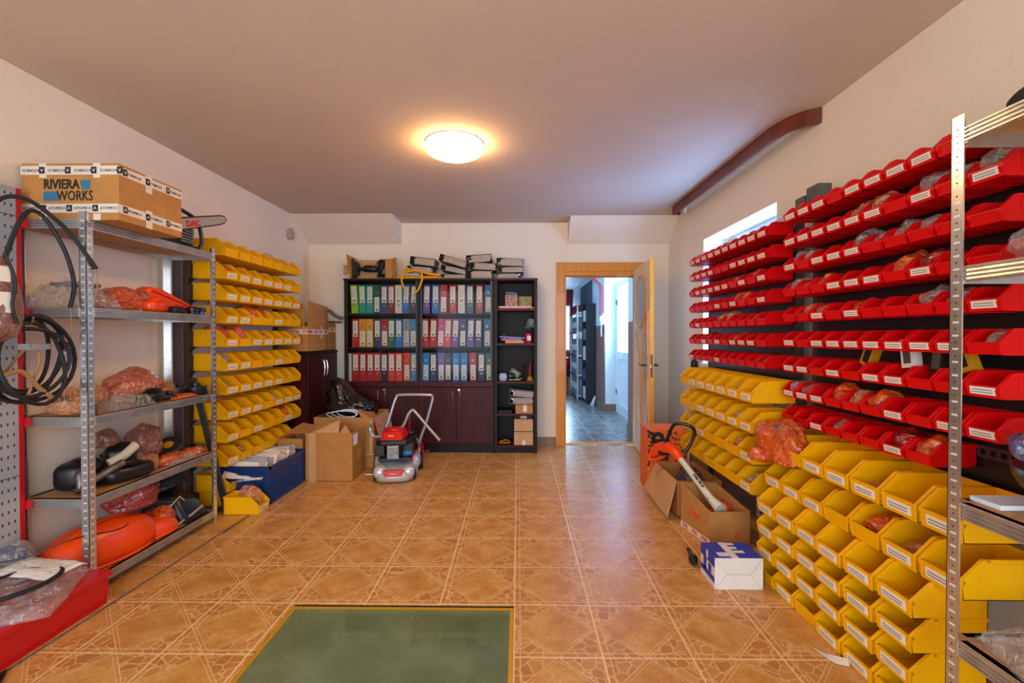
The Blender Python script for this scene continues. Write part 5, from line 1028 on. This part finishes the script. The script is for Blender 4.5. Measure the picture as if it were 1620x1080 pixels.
def wheel(x, y, r_):
    MB().lathe([(r_*.45, -.022), (r_*.94, -.022), (r_, -.014), (r_, .014), (r_*.94, .022), (r_*.45, .022)], (x, y, r_), 26, rot=mrot(0, 90, 0)).build('wheel', 'rubber', mw, local=True)
    MB().lathe([(r_*.46, -.018), (r_*.5, .0), (r_*.46, .018)], (x, y, r_), 20, rot=mrot(0, 90, 0)).build('hub', 'chrome', mw, local=True)
for x, y, r_ in ((-.15, -.13, .045), (.155, -.12, .045), (-.19, .19, .075), (.195, .19, .075)): wheel(x, y, r_)
MB().box((-.15, -.09, .145), (.14, .17, .18)).cyl((0, .04, .17), (0, .04, .31), .10, 24).box((-.17, -.10, .20), (-.09, .02, .30)).box((.06, -.05, .2), (.15, .13, .30)).build('engine_block', 'black', mw, True, .006, local=True)
b = MB(); b.box((-.065, -.145, .185), (.035, -.08, .30))
for k in range(5): b.box((-.062+.02*k, -.149, .20), (-.05+.02*k, -.145, .28))
b.build('muffler_guard', 'tin', mw, False, .006, local=True)
MB().ell((.10, .0, .21), (.05, .07, .03), e=.6).tube(catmull([(.05, -.02, .18), (.1, -.05, .19), (.15, .03, .2)]), .008, 8).build('fuel_line', mat('petrol_blue', '2a6f9a', .3), mw, local=True)
MB().prism([(-.16, -.10), (-.12, -.15), (.10, -.15), (.17, -.02), (.17, .14), (.10, .19), (-.13, .19), (-.17, .08)], 'z', .30, .345).build('engine_shroud', 'black', mw, True, .012, local=True)
MB().hexa([(-.13, -.13, .343), (.07, -.13, .343), (.10, .10, .343), (-.15, .10, .343), (-.10, -.085, .405), (.045, -.085, .41), (.075, .085, .425), (-.115, .085, .42)]).ell((-.02, .02, .415), (.085, .07, .018)).build('engine_cover', 'redp', mw, True, .012, local=True)
MB().ob((-.035, -.108, .378), (.05, .002, .016), mrot(-35, 0, 0)).build('warning_sticker', 'cloth', mw, False, local=True)
MB().lathe([(.028, 0), (.032, .006), (.03, .028), (.015, .034)], (.12, .12, .345), 20).build('fuel_cap', 'black', mw, local=True)
MB().tube([(.15, -.13, .14), (.155, -.12, .20), (.21, .14, .26), (.215, .17, .24), (.22, .2, .10)], .007, 6).build('height_lever', 'redm', mw, local=True)
MB().tube([(.13, .10, .33), (.17, .16, .28), (.19, .2, .2)], .012, 8).build('cable_guide', 'alu', mw, local=True)
r_ = .0135
MB().tube(catmull([(.185, .20, .14), (.19, .21, .26), (.245, .22, .42), (.30, .24, .62), (.305, .245, .665), (.27, .245, .685), (.0, .245, .69), (-.03, .245, .665), (-.05, .24, .62), (-.11, .22, .42), (-.16, .20, .28), (-.17, .2, .14)], 5), r_, 10).build('handle_tube', 'alu', mw, local=True)
MB().tube(catmull([(-.10, .02, .49), (-.20, .0, .475), (-.235, .02, .43), (-.21, .0, .365), (-.15, .02, .35), (-.02, .05, .40), (.05, .05, .43), (.10, .04, .54), (.135, .04, .575), (.17, .03, .55), (.27, -.02, .44), (.385, -.08, .32)], 5)[6:], r_, 10).build('folded_handle', 'alu', mw, local=True)
MB().tube([(.115, .04, .56), (.105, .06, .36)], .004, 6).tube([(-.18, .02, .46), (-.15, 0, .36)], .006, 6).tube([(-.19, .02, .48), (-.14, .04, .44)], .007, 6).build('control_cable', 'redm', mw, local=True)
MB().tube([(.22, .2, .16), (.28, .19, .165)], .0035, 6).tube([(-.19, -.12, .05), (-.25, -.13, .055)], .008, 8).build('adjuster', 'chrome', mw, local=True)
# ================================================================ RIGHT SIDE: CARTONS, TRIMMER
t = thing('cardboard_box', 'open carton with hanging side flap on the floor below the yellow bins at right', 'box', (1.22, 3.4, 0))
x0, x1, y0, y1, h = 1.095, 1.40, 3.16, 3.64, .25
open_carton(x0, x1, y0, y1, 0, h, 'cardd').build('box_body', 'card', t, False)
MB().panel([(x0-.002, y0+.0, h), (x0-.002, y1, h), (x0-.085, y1+.04, .035), (x0-.085, y0-.06, .02)], .005).build('flap', 'cardl', t, False)
o = bag((1.25, 3.32, .01), (.24, .30, .33), 'f_cl', 101, 'clear bag of dark blue parts bulging from the carton behind the trimmer', rough=.16, sub=5, inner=('black', 16)); o.data.materials[0] = film('smoky_film', '3c3a44', '8a8290', .75)
t = thing('cardboard_box', 'worn open brown carton with orange lettering holding the trimmer', 'box', (1.25, 2.9, 0), (0, 0, 0))
# slightly turned box: corners
A, B_, C_, D_ = (1.14, 2.73), (1.385, 2.745), (1.32, 3.06), (1.075, 3.03); hA, hB, hC, hD = .20, .20, .27, .285
def wallp(p, q, hp, hq, b, mi=0, t=.006):
    n = Vector((q[1]-p[1], -(q[0]-p[0]), 0)).normalized()*t; b.hexa([(p[0], p[1], 0), (q[0], q[1], 0), (q[0]-n.x, q[1]-n.y, 0), (p[0]-n.x, p[1]-n.y, 0), (p[0], p[1], hp), (q[0], q[1], hq), (q[0]-n.x, q[1]-n.y, hq), (p[0]-n.x, p[1]-n.y, hp)], mi)
b = MB()
for p, q, hp, hq in ((A, B_, hA, hB), (B_, C_, hB, hC), (C_, D_, hC, hD), (D_, A, hD, hA)): wallp(p, q, hp, hq, b)
b.prism([A, B_, C_, D_], 'z', 0, .005); b.build('box_body', 'card', t, False)
da = Vector((A[0]-D_[0], A[1]-D_[1], 0)); dn = da.normalized(); nn = Vector((dn.y, -dn.x, 0)); nn = nn if nn.x < 0 else -nn
mid = Vector((D_[0], D_[1], 0))+da*.52+nn*.0012
Pieces().text('STIHL', .062, mid+Vector((0, 0, .125)), dn, (0, 0, 1), off=.0022, sx=.85).text('U', .05, (1.31, 2.7405-.001, .055), (1, .06, 0), (0, 0, 1), off=.002).build('printed_lettering', mat('box_orange_print', 'd8521c', .6), t, False)
b = MB(); P0 = Vector((D_[0], D_[1], .0))+nn*.0008; P1 = Vector((A[0], A[1], 0))+nn*.0008
b.panel([P0, P1, P1+Vector((0, 0, .035)), P0+Vector((0, 0, .035))], .0004); b.build('tape', 'tape', t, False)
b = Pieces()
for k in range(3): b.text('STIHL', .026, P0+da*(.17+.33*k)+nn*.0008+Vector((0, 0, .017)), dn, (0, 0, 1), off=.001, sx=.9)
b.build('printed_lettering', MC['tape_red'], t, False)
bag((1.20, 2.88, .01), (.14, .16, .17), 'f_or', 103, 'orange-brown film bag inside the worn carton under the trimmer', rough=.2, inner=('tin', 4))
bag((1.31, 2.93, .01), (.11, .14, .24), 'f_or', 104, 'brown film bag at the back corner of the worn carton', rough=.2)
t = thing('cardboard_box', 'upright carton strip with red lettered tape beside the worn carton', 'box', (1.43, 2.72, 0))
MB().hexa([(1.40, 2.66, 0), (1.47, 2.62, 0), (1.49, 2.66, 0), (1.42, 2.70, 0), (1.39, 2.66, .21), (1.46, 2.62, .19), (1.48, 2.66, .19), (1.41, 2.70, .21)]).build('box_body', 'cardl', t, False)
Pieces().text('STIHL', .05, (1.41, 2.655, .12), (-.03, .0, -1), (1, -.55, 0), off=.001, sx=.9).text('STIHL', .05, (1.45, 2.632, .10), (-.03, 0, -1), (1, -.55, 0), off=.001, sx=.9).build('printed_lettering', MC['tape_red'], t, False)
t = thing('printed_box', 'orange box with black lettering standing behind the trimmer handle', 'box', (1.2, 3.8, 0))
MB().box((1.045, 3.70, 0), (1.36, 3.93, .50)).build('box_body', mat('orange_card', 'e8681a', .5), t, False, .003)
Pieces().text('ddi', .19, (1.14, 3.699, .36), (0, 0, -1), (1, 0, 0), off=.009).text('ili', .07, (1.075, 3.699, .30), (0, 0, -1), (1, 0, 0), off=.004).text('K/', .06, (1.065, 3.699, .45), (0, 0, -1), (1, 0, 0), off=.004).build('printed_lettering', 'ink', t, False)
b = MB(); r = random.Random(9)
for k in range(90): x, z = r.choice([r.uniform(1.05, 1.08), r.uniform(1.2, 1.35), r.uniform(1.2, 1.35)]), r.uniform(.2, .49); b.ob((x, 3.6992, z), (r.uniform(.006, .03), .001, r.uniform(.004, .012)), mrot(0, r.uniform(0, 180), 0))
b.build('printed_pattern', 'ink', t, False)
tr = thing('grass_trimmer', 'white and orange electric grass trimmer with black loop handle in the cartons', 'grass trimmer', (1.15, 3.1, .2))
MB().tube([(1.225, 2.78, .20), (1.20, 2.86, .235), (1.125, 3.20, .40)], [.038, .024, .0195], 16).build('shaft', mat('cream_plastic', 'd6d2c0', .35), tr)
ax = (Vector((1.125, 3.20, .40))-Vector((1.20, 2.86, .235))).normalized()
sd = Vector((0, 0, 1)); sd = (sd-ax*sd.dot(ax)).normalized(); lf = ax.cross(sd); lf = lf if lf.x < 0 else -lf
up_ = (lf.cross(-ax)).normalized(); MB().text('STIHL FSE 81', .022, Vector((1.173, 2.98, .295))+(lf*.45+sd*.9).normalized()*.0235, -ax, (sd*.45-lf*.9), off=.0008).build('printed_lettering', 'ink', tr, False)
MB().lathe([(.006, 0), (.006, .002)], Vector((1.20, 2.86, .235))+lf*.024+sd*.006, 12, rot=mrot(0, 90, 0)).build('screw', 'black', tr)
MB().tube([(1.128, 3.185, .392), (1.115, 3.24, .425), (1.09, 3.32, .445), (1.05, 3.42, .40), (1.025, 3.50, .34)], [.024, .032, .042, .03, .018], 14).tube(catmull([(1.10, 3.34, .47), (1.04, 3.44, .43), (1.0, 3.5, .33), (1.02, 3.48, .31), (1.07, 3.38, .36)]), .013, 10).build('grip_housing', 'orange', tr)
MB().tube(catmull([(1.06, 3.36, .42), (1.075, 3.32, .50), (1.10, 3.28, .60), (1.13, 3.25, .63), (1.20, 3.22, .62), (1.235, 3.22, .57), (1.20, 3.23, .47), (1.165, 3.24, .42)]), .012, 10).ell((1.06, 3.38, .40), (.03, .03, .03)).build('loop_handle', 'black', tr)
MB().tube(catmull([(1.03, 3.5, .33), (1.0, 3.5, .29), (.99, 3.49, .26)]), .008, 8).build('plug', 'black', tr)
# blue and white box
t = thing('lettered_box', 'blue and white folded carton with big letter prints on the tiled floor', 'box', (1.09, 2.35, 0), (0, 0, 0))
x0, x1, y0, y1, h = .968, 1.205, 2.258, 2.43, .155
MB().box((x0, y0, 0), (x1, y1, h)).build('box_body', 'whitecard', t, False, .001)
b = MB(); b.box((x0, y0+.001, h), (x1, y1, h+.0006)); b.box((x0-.0006, y0+.0, h-.05), (x0, y1, h)); 
b.box((x0-.0008, y0+.001, .03), (x0, y0+.17, .058)); b.box((x0-.0008, y0+.10, .045), (x0, y0+.135, .115)); b.box((x0-.0008, y0+.04, .06), (x0, y0+.075, .10)); b.build('printed_panel', 'bluebox', t, False)
b = MB(); e = h+.0008
b.box((x0+.085, y0+.0, h), (x0+.12, y1, h+.0012)); b.box((x0+.12, y1-.075, h), (x0+.155, y1-.05, h+.0012)).box((x0+.12, y1-.03, h), (x0+.16, y1-.008, h+.0012)); b.box((x0+.03, y0+.02, h), (x0+.085, y0+.06, h+.0012)); b.box((x0+.12, y0+.055, h), (x0+.175, y0+.08, h+.0012))
b.box((x0-.0012, y0+.08, h-.04), (x0, y0+.1, h-.0)); b.build('printed_letter', 'whitecard', t, False)
b = MB(); yy = y0-.0006
for p, q in (((x0+.002, .002), (x0+.06, .075)), ((x1-.002, .002), (x1-.06, .075)), ((x0+.06, .075), (x1-.06, .075)), ((x0+.002, h-.002), (x0+.06, .075)), ((x1-.002, h-.002), (x1-.06, .075))): b.tube([(p[0], yy, p[1]), (q[0], yy, q[1])], .0009, 4)
b.build('fold_crease', mat('crease', 'b0a898', .7), t, False)
tag(MB().tube(catmull([(.955, 2.46, .02), (.94, 2.5, .05), (.96, 2.53, .03), (.95, 2.56, .06), (.97, 2.58, .02)]), .01, 8).ell((.955, 2.5, .03), (.025, .03, .028)).build('small_clamp', 'black'), 'small black plastic part on the floor beside the blue and white box', 'part')
tag(MB().panel([(1.175, 1.845, .002), (1.205, 1.80, .003), (1.265, 1.76, .012), (1.25, 1.73, .003), (1.21, 1.745, .002), (1.18, 1.80, .006)], .001).build('paper_scrap', 'whitecard', smooth=False), 'torn white paper scrap on the floor beside the stacked yellow bins', 'paper')
# radiator below the window
t = thing('radiator', 'white ribbed radiator under the window behind the yellow bins', 'radiator', (1.63, 3.8, .25)); b = MB(); y = 3.05
b.box((1.655, 3.05, .28), (1.69, 4.58, .92))
while y < 4.56: b.box((1.648, y, .30), (1.655, y+.028, .90)); y += .045
b.box((1.648, 3.05, .92), (1.695, 4.58, .935)); b.build('radiator_panel', mat('radiator_cream', 'd8d2c2', .4), t, False); MB().cyl((1.67, 4.5, 0), (1.67, 4.5, .28), .011, 10).cyl((1.67, 3.2, 0), (1.67, 3.2, .28), .011, 10).build('pipe', 'white', t)
t = thing('bottle', 'small dark bottle standing at the window end above the yellow bins', 'bottle', (1.66, 4.35, .9355)); MB().lathe([(.028, 0), (.03, .01), (.03, .07), (.013, .09), (.013, .11)], (1.66, 4.35, .9355), 16).build('bottle_body', 'black', t); MB().lathe([(.015, .108), (.015, .13)], (1.66, 4.35, .9355), 12).build('cap', 'brass', t)
# ================================================================ NEAR RIGHT SHELVING CONTENTS
t = tag(MB().lathe([(.15, 0), (.158, .012), (.158, .045), (.15, .055), (.0, .056)], (1.395, 1.12, SR[4]+.0008), 48).build('round_filter', mat('dark_foam', '2a302c', .9, bump=.5, bs=150)), 'dark round foam disc on top of the right shelving', 'filter')
bag((1.38, 1.10, SR[3]+.0008), (.30, .30, .15), 'f_cl', 111, 'clear bag with a black part on the second shelf of the right shelving', rough=.18, sub=5, inner=('black', 12))
t = thing('plastic_tray', 'black curved hood wrapped in blue film on the right shelving', 'hood', (1.40, 1.08, SR[2]))
V, F = ICO[4]; z = SR[2]+.0008
MB().add([(1.41+p.x*.195, 1.06+p.y*.20, z+.12+(p.z*.12 if p.z < 0 else p.z*.012)) for p in V], F).build('hood_shell', 'black', t, 2)
o = bag_mb(.36, .40, .12, 113, 0, .10, 5).build('film_wrap', 'f_bl', t, 2, local=True); o.location = (.0, -.03, .125)
tag(MB().box((1.24, 1.19, z), (1.42, 1.27, z+.012)).build('plastic_sheet', 'pvc', smooth=False), 'white plastic strip under the blue wrapped hood on the right shelving', 'sheet')
z = SR[1]+.0008
o = sheetbag((1.37, 1.10, z), .32, .22, 'f_cl', 115, 'clear bag with grey part and white label on the lowest visible right shelf', h=.06, rz=-15)
MB().lathe([(.03, .0), (.055, .004), (.05, .018), (.03, .02)], (.02, .0, .05), 20).build('bag_contents', 'grey', o, local=True); MB().ob((.05, -.06, .058), (.13, .06, .002), mrot(0, 5, 10)).build('paper_insert', 'label', o, False, local=True)
tag(MB().ob((1.50, 1.20, z+.10), (.012, .12, .2), mrot(0, 15, 0)).build('dark_panel', mat('slate_panel', '3a4258', .5), smooth=False), 'slate coloured plate leaning at the back of the lowest visible right shelf', 'plate')
